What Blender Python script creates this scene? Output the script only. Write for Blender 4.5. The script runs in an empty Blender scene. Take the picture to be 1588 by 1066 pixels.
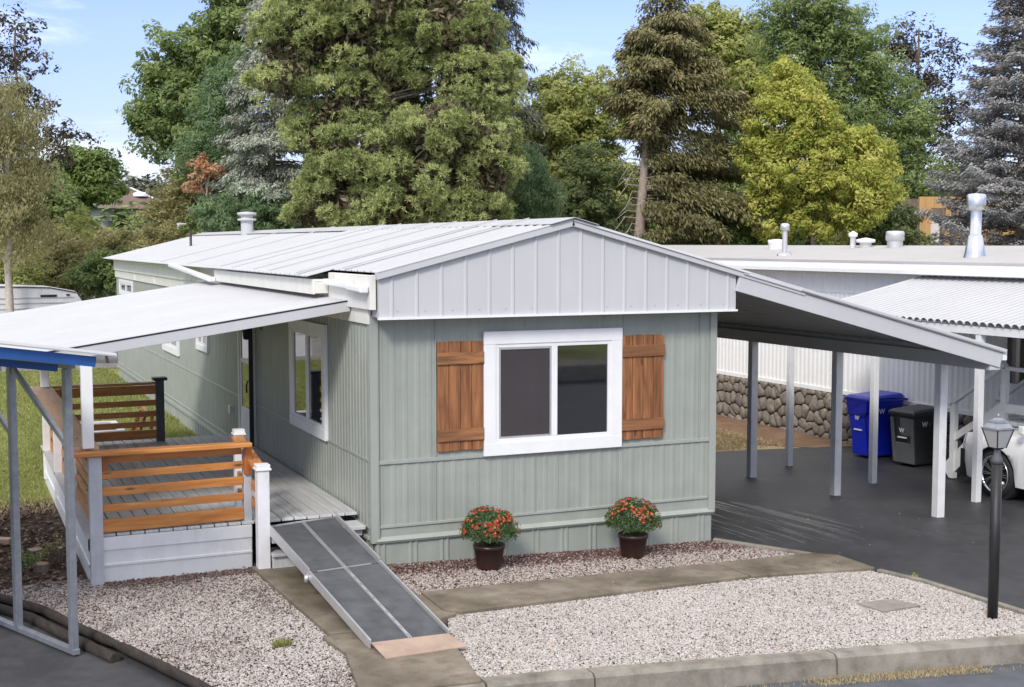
import bpy, math, random
import numpy as np
from mathutils import Vector, Matrix
R = math.radians
random.seed(7)
rng = np.random.default_rng(11)
scene = bpy.context.scene
col = scene.collection

# ------------------------------------------------------------------ camera
CAM = np.array([-4.10, -12.87, 3.40])
YAW, PITCH, FPX = R(23.90), R(4.4316), 2000.0
cd = bpy.data.cameras.new('camera')
cam = bpy.data.objects.new('camera', cd)
col.objects.link(cam)
cam.location = CAM
cam.rotation_euler = (math.pi/2 - PITCH, 0, -YAW)
cd.sensor_width = 36.0
cd.lens = FPX/1588*36.0
cd.clip_start, cd.clip_end = 0.1, 3000
scene.camera = cam
scene.render.resolution_x, scene.render.resolution_y = 1024, 687

# ------------------------------------------------------------------ light
SUN_EL, SUN_AZ = R(38), R(220)          # azimuth: compass style from +Y, clockwise
w = bpy.data.worlds.new('World')
scene.world = w
w.use_nodes = True
nt = w.node_tree
nt.nodes.clear()
def wn(t, **k):
    n = nt.nodes.new(t)
    for a, b in k.items(): setattr(n, a, b)
    return n
out = wn('ShaderNodeOutputWorld'); bg = wn('ShaderNodeBackground'); bg.inputs['Strength'].default_value = 0.15
sky = wn('ShaderNodeTexSky', sky_type='NISHITA', sun_disc=False, sun_elevation=SUN_EL, sun_rotation=SUN_AZ,
         altitude=600, air_density=1.0, dust_density=0.15, ozone_density=1.5)
tc = wn('ShaderNodeTexCoord')
mp = wn('ShaderNodeMapping'); mp.inputs['Scale'].default_value = (1.0, 1.0, 3.6); mp.inputs['Location'].default_value = (0.35, 0.2, 0.1)
no = wn('ShaderNodeTexNoise'); no.inputs['Scale'].default_value = 5.0; no.inputs['Detail'].default_value = 9; no.inputs['Roughness'].default_value = 0.55
no.inputs['Distortion'].default_value = 0.3
sx = wn('ShaderNodeSeparateXYZ')
# unseen cloud thickened overhead for soft neutral fill, thinner near the horizon
mr = wn('ShaderNodeMapRange'); mr.inputs['From Min'].default_value = 0.2; mr.inputs['From Max'].default_value = 0.7
mr.inputs['To Min'].default_value = 0.0; mr.inputs['To Max'].default_value = 0.55
ad = wn('ShaderNodeMath', operation='ADD')
cr = wn('ShaderNodeMapRange'); cr.interpolation_type = 'SMOOTHSTEP'
cr.inputs['From Min'].default_value = 0.50; cr.inputs['From Max'].default_value = 0.74
cr.inputs['To Min'].default_value = 0.0; cr.inputs['To Max'].default_value = 0.75
mx = wn('ShaderNodeMix', data_type='RGBA'); mx.inputs['B'].default_value = (9.0, 9.0, 9.1, 1)
L = nt.links.new
L(tc.outputs['Generated'], mp.inputs['Vector']); L(mp.outputs[0], no.inputs['Vector'])
L(tc.outputs['Generated'], sx.inputs[0]); L(sx.outputs['Z'], mr.inputs['Value'])
tn = wn('ShaderNodeMix', data_type='RGBA', blend_type='MULTIPLY'); tn.inputs['Factor'].default_value = 1; tn.inputs['B'].default_value = (.80, .735, .94, 1)
L(sky.outputs[0], tn.inputs['A'])
L(no.outputs[0], ad.inputs[0]); L(mr.outputs[0], ad.inputs[1]); L(ad.outputs[0], cr.inputs['Value'])
lo = wn('ShaderNodeMapRange'); lo.inputs['From Min'].default_value = 0.02; lo.inputs['From Max'].default_value = 0.12; lo.inputs['To Min'].default_value = 0.2; lo.inputs['To Max'].default_value = 1.0
L(sx.outputs['Z'], lo.inputs['Value']); cl = wn('ShaderNodeMath', operation='MULTIPLY'); L(cr.outputs[0], cl.inputs[0]); L(lo.outputs[0], cl.inputs[1])
L(cl.outputs[0], mx.inputs['Factor']); hzm = wn('ShaderNodeMapRange'); hzm.inputs['From Min'].default_value = 0.0; hzm.inputs['From Max'].default_value = 0.16
hzm.inputs['To Min'].default_value = 0.60; hzm.inputs['To Max'].default_value = 1.0
L(sx.outputs['Z'], hzm.inputs['Value'])
hz2 = wn('ShaderNodeVectorMath', operation='SCALE'); L(tn.outputs['Result'], hz2.inputs[0]); L(hzm.outputs[0], hz2.inputs['Scale'])
L(hz2.outputs[0], mx.inputs['A'])
L(mx.outputs['Result'], bg.inputs['Color']); L(bg.outputs[0], out.inputs['Surface'])
sl = bpy.data.lights.new('sun', 'SUN'); sl.energy = 2.0; sl.angle = R(12); sl.color = (1.0, 0.95, 0.88)
so = bpy.data.objects.new('sun', sl); col.objects.link(so)
sd = Vector((math.sin(SUN_AZ)*math.cos(SUN_EL), math.cos(SUN_AZ)*math.cos(SUN_EL), math.sin(SUN_EL)))
so.rotation_euler = sd.to_track_quat('Z', 'Y').to_euler()
scene.view_settings.view_transform = 'Standard'
scene.view_settings.look = 'None'
scene.view_settings.gamma = 1
scene.view_settings.exposure = 0.40
scene.view_settings.use_curve_mapping = False

# ------------------------------------------------------------------ helpers
def at(px, py, D):
    """photo pixel + distance along the view axis -> world point"""
    x, y = (px-794)/FPX, -(py-533)/FPX
    c, s = math.cos(PITCH), math.sin(PITCH)
    f, u = c + y*s, y*c - s
    return CAM + D*np.array([x*math.cos(YAW)+f*math.sin(YAW), -x*math.sin(YAW)+f*math.cos(YAW), u])
def smooth(t):
    t = np.clip(t, 0, 1); return t*t*(3-2*t)
def g(x, y):
    a = -0.03*np.clip(x, 0, 4.2) - 0.042*np.clip(x-4.2, 0, 4.1)
    a = a - 0.045*np.clip(y, 0, 5)*smooth((x-4.2)/2)
    return a - 1.0*smooth((y-25)/8) + 34*smooth((y-260)/500)
ORG = {}
def props(o, label=None, cat=None, group=None, kind=None):
    for k, v in (('label', label), ('category', cat), ('group', group), ('kind', kind)):
        if v: o[k] = v
    return o
def thing(name, label, cat, loc=(0, 0, 0), group=None, rz=0):
    o = bpy.data.objects.new(name, None); col.objects.link(o)
    o.location = loc; o.rotation_euler = (0, 0, rz); o.empty_display_size = 0.2
    ORG[o.name] = Vector(loc)
    return props(o, label, cat, group)
def copy_tree(o, parent=None, loc=None, rz=None, label=None, group=None, scale=None):
    c = o.copy(); col.objects.link(c)
    if parent: c.parent = parent
    if loc is not None: c.location = loc
    if rz is not None: c.rotation_euler = (0, 0, rz)
    if scale is not None: c.scale = scale
    if label: c['label'] = label
    if group: c['group'] = group
    for ch in list(o.children):
        copy_tree(ch, c)
    return c
class MB:
    def __init__(s): s.v = []; s.f = []; s.m = []; s.sm = []
    def add(s, vs, fs, m=0, smooth=False):
        b = len(s.v); s.v += [tuple(map(float, p)) for p in vs]
        for f in fs: s.f.append([b+i for i in f]); s.m.append(m); s.sm.append(smooth)
        return s
    def box(s, x0, x1, y0, y1, z0, z1, m=0):
        vs = [(x, y, z) for z in (z0, z1) for y in (y0, y1) for x in (x0, x1)]
        return s.add(vs, [(0,2,3,1),(4,5,7,6),(0,1,5,4),(2,6,7,3),(0,4,6,2),(1,3,7,5)], m)
    def bar(s, a, b, wd, ht, m=0, up=(0,0,1)):
        """box beam from a to b (centre line), wd across, ht along up"""
        a, b = Vector(a), Vector(b); d = (b-a).normalized(); u = Vector(up)
        sd_ = d.cross(u).normalized(); u = sd_.cross(d).normalized()
        vs = [p + sd_*(i*wd/2) + u*(j*ht/2) for p in (a, b) for j in (-1, 1) for i in (-1, 1)]
        return s.add(vs, [(0,1,3,2),(4,6,7,5),(0,4,5,1),(2,3,7,6),(0,2,6,4),(1,5,7,3)], m)
    def prism(s, poly, axis, a, b, m=0):
        """poly (2D list) extruded along axis 'x','y','z' from a to b"""
        n = len(poly)
        def P(q, t):
            return {'x': (t, q[0], q[1]), 'y': (q[0], t, q[1]), 'z': (q[0], q[1], t)}[axis]
        vs = [P(q, a) for q in poly] + [P(q, b) for q in poly]
        fs = [tuple(range(n)), tuple(range(2*n-1, n-1, -1))] + [(i, (i+1) % n + 0, (i+1) % n + n, i+n) for i in range(n)]
        return s.add(vs, fs, m)
    def tube(s, pts, rad, seg=8, m=0, cap=True, smooth=True):
        pts = [Vector(p) for p in pts]
        if not hasattr(rad, '__len__'): rad = [rad]*len(pts)
        rings = []; ref = Vector((0.13, 0.27, 0.95))
        for i, p in enumerate(pts):
            d = (pts[min(i+1, len(pts)-1)] - pts[max(i-1, 0)]).normalized()
            if abs(d.dot(ref)) > 0.97: ref = Vector((1, 0.1, 0))
            a = d.cross(ref).normalized(); b = d.cross(a)
            rings.append([p + (a*math.cos(t)+b*math.sin(t))*rad[i] for t in [2*math.pi*k/seg for k in range(seg)]])
        vs = [q for r in rings for q in r]
        fs = [(i*seg+k, i*seg+(k+1) % seg, (i+1)*seg+(k+1) % seg, (i+1)*seg+k) for i in range(len(pts)-1) for k in range(seg)]
        s.add(vs, fs, m, smooth)
        if cap:
            b = len(s.v)-len(vs)
            s.f.append([b+k for k in range(seg)][::-1]); s.m.append(m); s.sm.append(False)
            s.f.append([b+(len(pts)-1)*seg+k for k in range(seg)]); s.m.append(m); s.sm.append(False)
        return s
    def lathe(s, c, prof, seg=24, m=0, smooth=True):
        """prof: (r, z) list"""
        return s.tube([(c[0], c[1], c[2]+z) for r, z in prof], [max(r, 1e-4) for r, z in prof], seg, m, True, smooth) if all(
            prof[i][1] < prof[i+1][1] for i in range(len(prof)-1)) else s._lathe(c, prof, seg, m, smooth)
    def _lathe(s, c, prof, seg, m, smooth):
        vs = [(c[0]+r*math.cos(2*math.pi*k/seg), c[1]+r*math.sin(2*math.pi*k/seg), c[2]+z) for r, z in prof for k in range(seg)]
        n = len(prof)
        return s.add(vs, [(i*seg+k, i*seg+(k+1) % seg, (i+1)*seg+(k+1) % seg, (i+1)*seg+k) for i in range(n-1) for k in range(seg)], m, smooth)
    def ribbed(s, P0, U, V, N, W, LL, pitch, prof, th=0.004, m=0):
        """sheet with ribs running along V, profile repeated across U; N outward"""
        P0, U, V, N = map(Vector, (P0, U, V, N))
        us = []; k = 0
        while k*pitch < W - 1e-6:
            for fr, h in prof:
                u = (k+fr)*pitch
                if u < W: us.append((u, h))
            k += 1
        us.append((W, 0))
        n = len(us)
        vs = [P0+U*u+V*t+N*h for t in (0, LL) for u, h in us] + [P0+U*u+V*t+N*(h-th) for t in (0, LL) for u, h in us]
        fs = [(i, i+1, n+i+1, n+i) for i in range(n-1)] + [(2*n+i, 3*n+i, 3*n+i+1, 2*n+i+1) for i in range(n-1)]
        fs += [(i, 2*n+i, 2*n+i+1, i+1) for i in range(n-1)] + [(n+i, n+i+1, 3*n+i+1, 3*n+i) for i in range(n-1)]
        fs += [(0, n, 3*n, 2*n), (n-1, 3*n-1, 4*n-1, 2*n-1)]
        return s.add(vs, fs, m)
    def build(s, name, mats, parent=None, bevel=0, fix=True):
        me = bpy.data.meshes.new(name)
        o0 = Vector((0, 0, 0))
        if parent is not None:
            q = parent
            while q.parent: q = q.parent
            o0 = ORG.get(q.name, o0)
        me.from_pydata([(x-o0.x, y-o0.y, z-o0.z) for x, y, z in s.v], [], s.f)
        for mt in (mats if isinstance(mats, (list, tuple)) else [mats]): me.materials.append(mt)
        me.polygons.foreach_set('material_index', s.m)
        me.polygons.foreach_set('use_smooth', s.sm)
        if fix:
            import bmesh
            bm = bmesh.new(); bm.from_mesh(me); bmesh.ops.recalc_face_normals(bm, faces=bm.faces); bm.to_mesh(me); bm.free()
        me.update()
        o = bpy.data.objects.new(name, me); col.objects.link(o)
        if parent is not None: o.parent = parent
        if bevel:
            b = o.modifiers.new('bevel', 'BEVEL'); b.width = bevel; b.segments = 2; b.limit_method = 'ANGLE'; b.angle_limit = R(40)
        return o
def cards(name, C, A, B, tint, mat, parent=None, tri=False):
    """many leaf faces: centre C, half axes A (long) and B (across); diamond shaped"""
    n = len(C)
    V = np.empty((n, 4, 3), np.float32)
    V[:, 0] = C-A; V[:, 1] = C+B*1.0-A*0.1; V[:, 2] = C+A; V[:, 3] = C-B-A*0.1
    if parent is not None:
        q = parent
        while q.parent: q = q.parent
        V -= np.array(ORG[q.name], np.float32)
    me = bpy.data.meshes.new(name)
    me.vertices.add(n*4); me.vertices.foreach_set('co', V.ravel())
    me.loops.add(n*4); me.loops.foreach_set('vertex_index', np.arange(n*4, dtype=np.int32))
    me.polygons.add(n); me.polygons.foreach_set('loop_start', np.arange(0, n*4, 4, dtype=np.int32))
    me.polygons.foreach_set('loop_total', np.full(n, 4, np.int32))
    at_ = me.attributes.new('tint', 'FLOAT', 'FACE'); at_.data.foreach_set('value', np.asarray(tint, np.float32))
    me.materials.append(mat); me.update(calc_edges=True)
    o = bpy.data.objects.new(name, me); col.objects.link(o)
    if parent is not None: o.parent = parent
    return o
def unit(v): return v/np.maximum(np.linalg.norm(v, axis=-1, keepdims=True), 1e-9)
def clip_poly(poly, ax, val, keep_greater):
    o = []
    for i in range(len(poly)):
        a, b = poly[i-1], poly[i]
        ia = (a[ax] >= val) == keep_greater or a[ax] == val
        ib = (b[ax] >= val) == keep_greater or b[ax] == val
        if ia != ib:
            t = (val-a[ax])/(b[ax]-a[ax]); o.append((a[0]+(b[0]-a[0])*t, a[1]+(b[1]-a[1])*t))
        if ib: o.append(b)
    return o
def sheet(name, poly, dz, mat, step=0.6, zf=None, skirt=0.0, parent=None, build=True, mb=None):
    """polygon draped on the terrain, dz above it"""
    zf = zf or (lambda x, y: g(x, y)+dz)
    xs = [p[0] for p in poly]; ys = [p[1] for p in poly]
    mb = mb or MB()
    x = min(xs)
    while x < max(xs):
        px = clip_poly(clip_poly(poly, 0, x, True), 0, x+step, False)
        if len(px) > 2:
            y = min(q[1] for q in px); ym = max(q[1] for q in px)
            while y < ym:
                c = clip_poly(clip_poly(px, 1, y, True), 1, y+step, False)
                c = [q for i, q in enumerate(c) if abs(q[0]-c[i-1][0])+abs(q[1]-c[i-1][1]) > 1e-6]
                if len(c) > 2: mb.add([(q[0], q[1], float(zf(q[0], q[1]))) for q in c], [tuple(range(len(c)))])
                y += step
        x += step
    if skirt:
        for i in range(len(poly)):
            a, b = Vector(poly[i-1]), Vector(poly[i]); n = max(1, int((b-a).length/step))
            for k in range(n):
                p, q = a.lerp(b, k/n), a.lerp(b, (k+1)/n); zp, zq = float(zf(*p)), float(zf(*q))
                mb.add([(*p, zp), (*q, zq), (*q, zq-skirt), (*p, zp-skirt)], [(0, 1, 2, 3)])
    if not build: return mb
    o = mb.build(name, mat, parent)
    return o
def inside(poly, x, y):
    r = np.zeros(len(x), bool)
    for i in range(len(poly)):
        (x1, y1), (x2, y2) = poly[i-1], poly[i]
        c = ((y1 > y) != (y2 > y)) & (x < (x2-x1)*(y-y1)/((y2-y1) if y2 != y1 else 1e-9)+x1)
        r ^= c
    return r

# ------------------------------------------------------------------ materials
class NM:
    def __init__(s, name):
        s.m = bpy.data.materials.new(name); s.m.use_nodes = True; s.t = s.m.node_tree; s.t.nodes.clear()
        s.out = s.n('ShaderNodeOutputMaterial'); s.b = s.n('ShaderNodeBsdfPrincipled'); s.l(s.b.outputs[0], s.out.inputs[0])
        s.tc = s.n('ShaderNodeTexCoord')
    def n(s, t, **k):
        q = s.t.nodes.new(t)
        for a, b in k.items():
            if a in q.inputs: q.inputs[a].default_value = b
            else: setattr(q, a, b)
        return q
    def l(s, a, b): s.t.links.new(a, b)
    def coord(s, scale=(1, 1, 1), src='Object'):
        mp = s.n('ShaderNodeMapping'); mp.inputs['Scale'].default_value = scale; s.l(s.tc.outputs[src], mp.inputs[0]); return mp.outputs[0]
    def noise(s, sc, det=4, rough=.55, vec=None, dist=0):
        q = s.n('ShaderNodeTexNoise'); q.inputs['Scale'].default_value = sc; q.inputs['Detail'].default_value = det
        q.inputs['Roughness'].default_value = rough; q.inputs['Distortion'].default_value = dist
        s.l(vec if vec is not None else s.coord(), q.inputs['Vector']); return q.outputs[0]
    def ramp(s, fac, stops, interp='LINEAR'):
        q = s.n('ShaderNodeValToRGB'); e = q.color_ramp.elements; q.color_ramp.interpolation = interp
        while len(e) > 1: e.remove(e[-1])
        for i, (p, c) in enumerate(stops):
            el = e[0] if i == 0 else e.new(p)
            el.position = p; el.color = (*c, 1) if len(c) == 3 else c
        s.l(fac, q.inputs[0]); return q.outputs[0]
    def mix(s, f, a, b, mode='MIX'):
        q = s.n('ShaderNodeMix', data_type='RGBA', blend_type=mode)
        for v, k in ((f, 'Factor'), (a, 'A'), (b, 'B')):
            if hasattr(v, 'links'): s.l(v, q.inputs[k])
            else: q.inputs[k].default_value = v if k == 'Factor' else (*v, 1)
        return q.outputs['Result']
    def math(s, op, a, b=0.0):
        q = s.n('ShaderNodeMath', operation=op)
        for i, v in enumerate((a, b)):
            if hasattr(v, 'links'): s.l(v, q.inputs[i])
            else: q.inputs[i].default_value = v
        return q.outputs[0]
    def bump(s, h, st=.3, dist=.02):
        q = s.n('ShaderNodeBump'); q.inputs['Strength'].default_value = st; q.inputs['Distance'].default_value = dist
        s.l(h, q.inputs['Height']); s.l(q.outputs[0], s.b.inputs['Normal']); return q
    def set(s, col=None, rough=.5, metal=0, spec=None):
        if col is not None:
            if hasattr(col, 'links'): s.l(col, s.b.inputs['Base Color'])
            else: s.b.inputs['Base Color'].default_value = (*col, 1)
        if hasattr(rough, 'links'): s.l(rough, s.b.inputs['Roughness'])
        else: s.b.inputs['Roughness'].default_value = rough
        s.b.inputs['Metallic'].default_value = metal
        if spec is not None: s.b.inputs['Specular IOR Level'].default_value = spec
        return s.m
def paint(name, c, rough=.5, var=.12, sc=3, streak=True, bump=.05, metal=0, dirt=None):
    """painted surface: slight mottling plus vertical weather streaks"""
    q = NM(name)
    n1 = q.noise(sc, 6); n2 = q.noise(1, 5, .6, q.coord((9, 9, .6)) if streak else q.coord((2, 2, 2)))
    f = q.math('ADD', q.math('MULTIPLY', n1, .6), q.math('MULTIPLY', n2, .4))
    lo = tuple(x*(1-var) for x in c); hi = tuple(min(1, x*(1+var)) for x in c)
    cc = q.ramp(f, [(.3, lo), (.7, hi)])
    if dirt:
        d = q.ramp(q.noise(7, 8, .65, q.coord((1, 1, .35))), [(.55, (0, 0, 0)), (.8, (1, 1, 1))])
        cc = q.mix(q.math('MULTIPLY', d, .45), cc, dirt)
    if bump: q.bump(q.noise(40, 3), bump, .01)
    return q.set(cc, rough, metal)
def wood(name, c1, c2, axis='x', rough=.55, dark=(.05, .02, .008), sc=1.0):
    q = NM(name)
    s_ = {'x': (1.2, 14, 14), 'y': (14, 1.2, 14), 'z': (14, 14, 1.2)}[axis]
    v = q.coord(tuple(k*sc for k in s_))
    n = q.noise(1.6, 8, .6, v, .6)
    big = q.noise(2.2, 2, .5, q.coord(tuple(.4*k for k in s_)))
    cc = q.ramp(n, [(.32, c1), (.68, c2)])
    cc = q.mix(q.ramp(big, [(.35, (0, 0, 0)), (.7, (.6, .6, .6))]), cc, c1)
    kn = q.n('ShaderNodeTexVoronoi', feature='F1'); kn.inputs['Scale'].default_value = 1.0
    q.l(q.coord({'x': (2.2, 9, 9), 'y': (9, 2.2, 9), 'z': (9, 9, 2.2)}[axis]), kn.inputs['Vector'])
    cc = q.mix(q.ramp(kn.outputs['Distance'], [(.06, (.85, .85, .85)), (.17, (0, 0, 0))]), cc, dark)
    q.bump(n, .25, .01)
    return q.set(cc, rough)
M = {}
M['green'] = paint('sage_green_paint', (.315, .338, .30), .42, .13, 2.5, dirt=(.22, .27, .22))
M['green_trim'] = paint('sage_green_trim_paint', (.335, .355, .32), .4, .08, 4)
M['cream'] = paint('cream_trim_paint', (.74, .72, .66), .5, .08, 4, dirt=(.45, .42, .36))
M['white'] = paint('white_paint', (.80, .80, .80), .42, .05, 5)
M['offwhite'] = paint('weathered_white_paint', (.72, .72, .71), .5, .08, 5, dirt=(.42, .40, .36))
M['roof'] = paint('white_metal_roofing', (.465, .465, .47), .42, .06, 1.2, streak=False, dirt=(.35, .35, .35))
M['awnroof'] = paint('white_awning_metal', (.47, .47, .475), .42, .05, 1.0, streak=False, dirt=(.36, .36, .36))
M['roofn'] = paint('beige_coated_roofing', (.44, .42, .405), .7, .06, 1.0, streak=False, dirt=(.5, .47, .43))
M['gable'] = paint('pale_grey_metal_panel', (.525, .525, .535), .4, .04, 2, dirt=(.50, .50, .50))
M['under'] = paint('galvanised_underside', (.45, .45, .455), .55, .10, 3, streak=False)
M['nwhite'] = paint('white_ribbed_siding_paint', (.83, .83, .82), .5, .05, 3, dirt=(.6, .58, .54))
M['trimgrey'] = paint('pale_grey_painted_post', (.74, .74, .74), .55, .08, 6, dirt=(.38, .36, .33))
M['greypost'] = paint('light_grey_post_paint', (.46, .47, .49), .6, .12, 8, dirt=(.30, .27, .24))
M['darkpost'] = paint('dark_grey_post_paint', (.085, .088, .095), .6, .15, 8)
M['black'] = paint('black_paint', (.018, .018, .02), .4, .2, 8)
M['iron'] = paint('worn_black_post_paint', (.014, .014, .015), .5, .2, 12, dirt=(.10, .10, .10))
M['blue'] = paint('blue_fascia_paint', (.022, .10, .34), .42, .12, 5, dirt=(.02, .05, .16))
M['galv'] = paint('galvanised_steel', (.30, .32, .35), .42, .22, 14, metal=.55, dirt=(.5, .5, .5))
M['alu'] = paint('aluminium', (.62, .62, .62), .35, .1, 10, metal=.6)
M['steel'] = paint('shiny_flue_steel', (.62, .63, .65), .25, .1, 6, metal=.9)
M['cedar'] = wood('stained_cedar_rail', (.42, .15, .035), (.70, .32, .095), 'x', .42)
M['cedary'] = wood('stained_cedar_rail_lengthwise', (.38, .15, .045), (.60, .28, .10), 'y', .45)
M['cedarz'] = wood('stained_cedar_rail_upright', (.33, .09, .02), (.5, .16, .04), 'z', .42)
M['cap'] = wood('faded_cedar_cap_board', (.40, .255, .17), (.55, .38, .28), 'y', .55)
M['shut'] = wood('stained_shutter_board', (.13, .048, .016), (.47, .20, .075), 'z', .6, dark=(.03, .012, .006))
M['shutx'] = wood('stained_shutter_batten', (.13, .055, .02), (.43, .19, .075), 'x', .6)
M['ply'] = wood('bare_plywood', (.42, .24, .09), (.62, .38, .17), 'z', .8, sc=.3)
def deckmat():
    q = NM('grey_deck_board_paint')
    v = q.coord((7.14, .001, .001))
    wn_ = q.n('ShaderNodeTexWhiteNoise', noise_dimensions='1D')
    sp = q.n('ShaderNodeSeparateXYZ'); q.l(q.tc.outputs['Object'], sp.inputs[0])
    q.l(q.math('FLOOR', q.math('MULTIPLY', sp.outputs[0], 7.1428)), wn_.inputs['W'])
    n = q.noise(1.5, 8, .65, q.coord((14, 1.5, 4)))
    cc = q.ramp(n, [(.3, (.44, .44, .435)), (.7, (.68, .67, .66))])
    cc = q.mix(q.math('MULTIPLY', wn_.outputs[0], .4), cc, (.44, .43, .42))
    q.bump(n, .2, .01)
    return q.set(cc, .55)
M['deck'] = deckmat()
def asphalt(name, base, wet=0.0, tone=(1, 1, 1.06), patch=.5):
    q = NM(name)
    f = q.noise(260, 3, .7); b = q.noise(.7, 5, .6); m = q.noise(6, 6, .6)
    c0 = tuple(base*.6*t for t in tone); c1 = tuple(base*1.5*t for t in tone)
    cc = q.ramp(f, [(.32, c0), (.7, c1)])
    cc = q.mix(q.ramp(q.math('ADD', q.math('MULTIPLY', b, .6), q.math('MULTIPLY', m, .4)), [(.42, (0, 0, 0)), (.62, (patch,)*3)]), cc, tuple(base*2.0*t for t in tone))
    sp = q.n('ShaderNodeTexVoronoi'); sp.inputs['Scale'].default_value = 55; q.l(q.coord(), sp.inputs['Vector'])
    cc = q.mix(q.ramp(sp.outputs['Distance'], [(.05, (.7, .7, .7)), (.09, (0, 0, 0))]), cc, tuple(base*5 for t in tone))
    rg = .82
    if wet:
        st = q.noise(1.0, 5, .6, q.coord((9.0, .5, 1)), .5)       # long film-of-water streaks down the slope
        pt = q.noise(.55, 4, .55)
        vd = q.n('ShaderNodeVectorMath', operation='DISTANCE'); mpw = q.n('ShaderNodeMapping'); mpw.inputs['Scale'].default_value = (1.0, .55, 0); q.l(q.tc.outputs['Object'], mpw.inputs[0]); q.l(mpw.outputs[0], vd.inputs[0]); vd.inputs[1].default_value = (5.6, .75, 0)
        near = q.ramp(q.math('ADD', q.math('MULTIPLY', vd.outputs['Value'], .4), q.math('MULTIPLY', pt, .25)), [(.55, (1, 1, 1)), (.85, (0, 0, 0))])
        st = q.math('MULTIPLY', st, near)
        wt = q.math('MULTIPLY', q.ramp(st, [(.50, (0, 0, 0)), (.60, (1, 1, 1))]), q.ramp(pt, [(.30, (0, 0, 0)), (.45, (1, 1, 1))]))
        rg = q.ramp(wt, [(0, (.52,)*3), (1, (.08,)*3)])
        cc = q.mix(wt, cc, tuple(base*.6*t for t in tone))
    q.bump(f, .35, .006)
    return q.set(cc, rg)
M['asph_drive'] = asphalt('wet_driveway_asphalt', .026, 1.0, patch=1.0)
M['asph_left'] = asphalt('dry_driveway_asphalt', .040, patch=.9)
M['asph_street'] = asphalt('street_asphalt', .075, tone=(.95, 1, 1.15))
def concrete(name, c1, c2, c3, sc=1.0):
    q = NM(name)
    n = q.noise(1.6*sc, 8, .62); f = q.noise(90, 4, .7); s_ = q.noise(5, 6, .6)
    cc = q.ramp(n, [(.33, c1), (.5, c2), (.68, c3)])
    cc = q.mix(q.ramp(s_, [(.5, (0, 0, 0)), (.75, (.55,)*3)]), cc, tuple(k*.55 for k in c1))
    cc = q.mix(.35, cc, q.ramp(f, [(.3, (.03, .03, .03)), (.7, (.4, .39, .36))]), 'OVERLAY')
    q.bump(f, .3, .004)
    return q.set(cc, .75)
M['slab'] = concrete('damp_path_concrete', (.125, .10, .068), (.225, .185, .135), (.35, .30, .235))
M['kerb'] = concrete('kerb_concrete', (.20, .175, .14), (.31, .28, .235), (.40, .365, .31), 2)
M['hatch'] = concrete('utility_lid_concrete', (.27, .235, .20), (.33, .29, .25), (.38, .335, .29), 3)
def stonebed(name, cols, scale=34, bump=1.0):
    q = NM(name)
    v = q.n('ShaderNodeTexVoronoi'); v.inputs['Scale'].default_value = scale; q.l(q.coord(), v.inputs['Vector'])
    sp = q.n('ShaderNodeSeparateColor'); q.l(v.outputs['Color'], sp.inputs[0])
    cc = q.ramp(sp.outputs[0], cols)
    e = q.ramp(v.outputs['Distance'], [(.0, (1, 1, 1)), (.75, (.0,)*3)])
    d = q.ramp(v.outputs['Distance'], [(.35, (0, 0, 0)), (.62, (.8,)*3)])
    cc = q.mix(d, cc, tuple(k*.18 for k in cols[0][1]))
    q.bump(e, bump, .02)
    return q.set(cc, .8)
GR = [(0, (.12, .085, .075)), (.13, (.24, .19, .168)), (.30, (.355, .308, .28)), (.6, (.46, .418, .385)), (1, (.62, .585, .55))]
M['gravelbed'] = stonebed('gravel_bed', [(0, (.09, .06, .055)), (.4, (.2, .15, .14)), (1, (.38, .33, .31))], 42)
def tinted(name, cols, rough=.7, trans=0.0, spec=.3, varsc=.6):
    """face attribute 'tint' picks the colour of each leaf or stone, lit pine tips included"""
    q = NM(name)
    a = q.n('ShaderNodeAttribute', attribute_name='tint')
    cc = q.ramp(a.outputs['Fac'], cols)
    q.set(cc, rough, 0, spec)
    if trans:
        tr = q.n('ShaderNodeBsdfTranslucent'); q.l(cc, tr.inputs[0])
        mxs = q.n('ShaderNodeMixShader'); mxs.inputs[0].default_value = trans
        q.l(q.b.outputs[0], mxs.inputs[1]); q.l(tr.outputs[0], mxs.inputs[2]); q.l(mxs.outputs[0], q.out.inputs[0])
    return q.m
M['stones'] = tinted('mixed_gravel_stone', GR, .75)
M['mulchstones'] = tinted('reddish_lava_stone', [(0, (.09, .045, .038)), (.25, (.18, .115, .10)), (.5, (.34, .28, .25)), (1, (.52, .475, .435))], .8)
M['chips'] = tinted('bark_chip', [(0, (.035, .022, .015)), (.5, (.13, .085, .06)), (1, (.36, .26, .20))], .9)
def ground(name, stops, sc=1.5, fine=60):
    q = NM(name)
    n = q.noise(sc, 8, .65); f = q.noise(fine, 4, .7)
    cc = q.ramp(q.math('ADD', q.math('MULTIPLY', n, .6), q.math('MULTIPLY', f, .4)), stops)
    q.bump(f, .6, .02)
    return q.set(cc, .95, 0, .1)
M['lawn'] = ground('lawn_soil_and_grass', [(.32, (.14, .16, .045)), (.5, (.25, .275, .085)), (.68, (.38, .36, .15))], 1.1, 40)
M['dirt'] = ground('bare_earth', [(.3, (.05, .034, .024)), (.5, (.105, .072, .05)), (.7, (.20, .15, .11))], 1.6, 45)
M['dry'] = ground('dry_grass_earth', [(.35, (.26, .19, .11)), (.5, (.44, .35, .21)), (.68, (.60, .51, .33))], 1.0, 50)
M['reddirt'] = ground('reddish_earth', [(.3, (.13, .075, .048)), (.5, (.22, .14, .09)), (.7, (.33, .23, .15))], 1.6, 50)
M['field'] = ground('meadow_ground', [(.3, (.05, .07, .02)), (.5, (.09, .11, .035)), (.7, (.16, .155, .07))], .15, 9)
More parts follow.
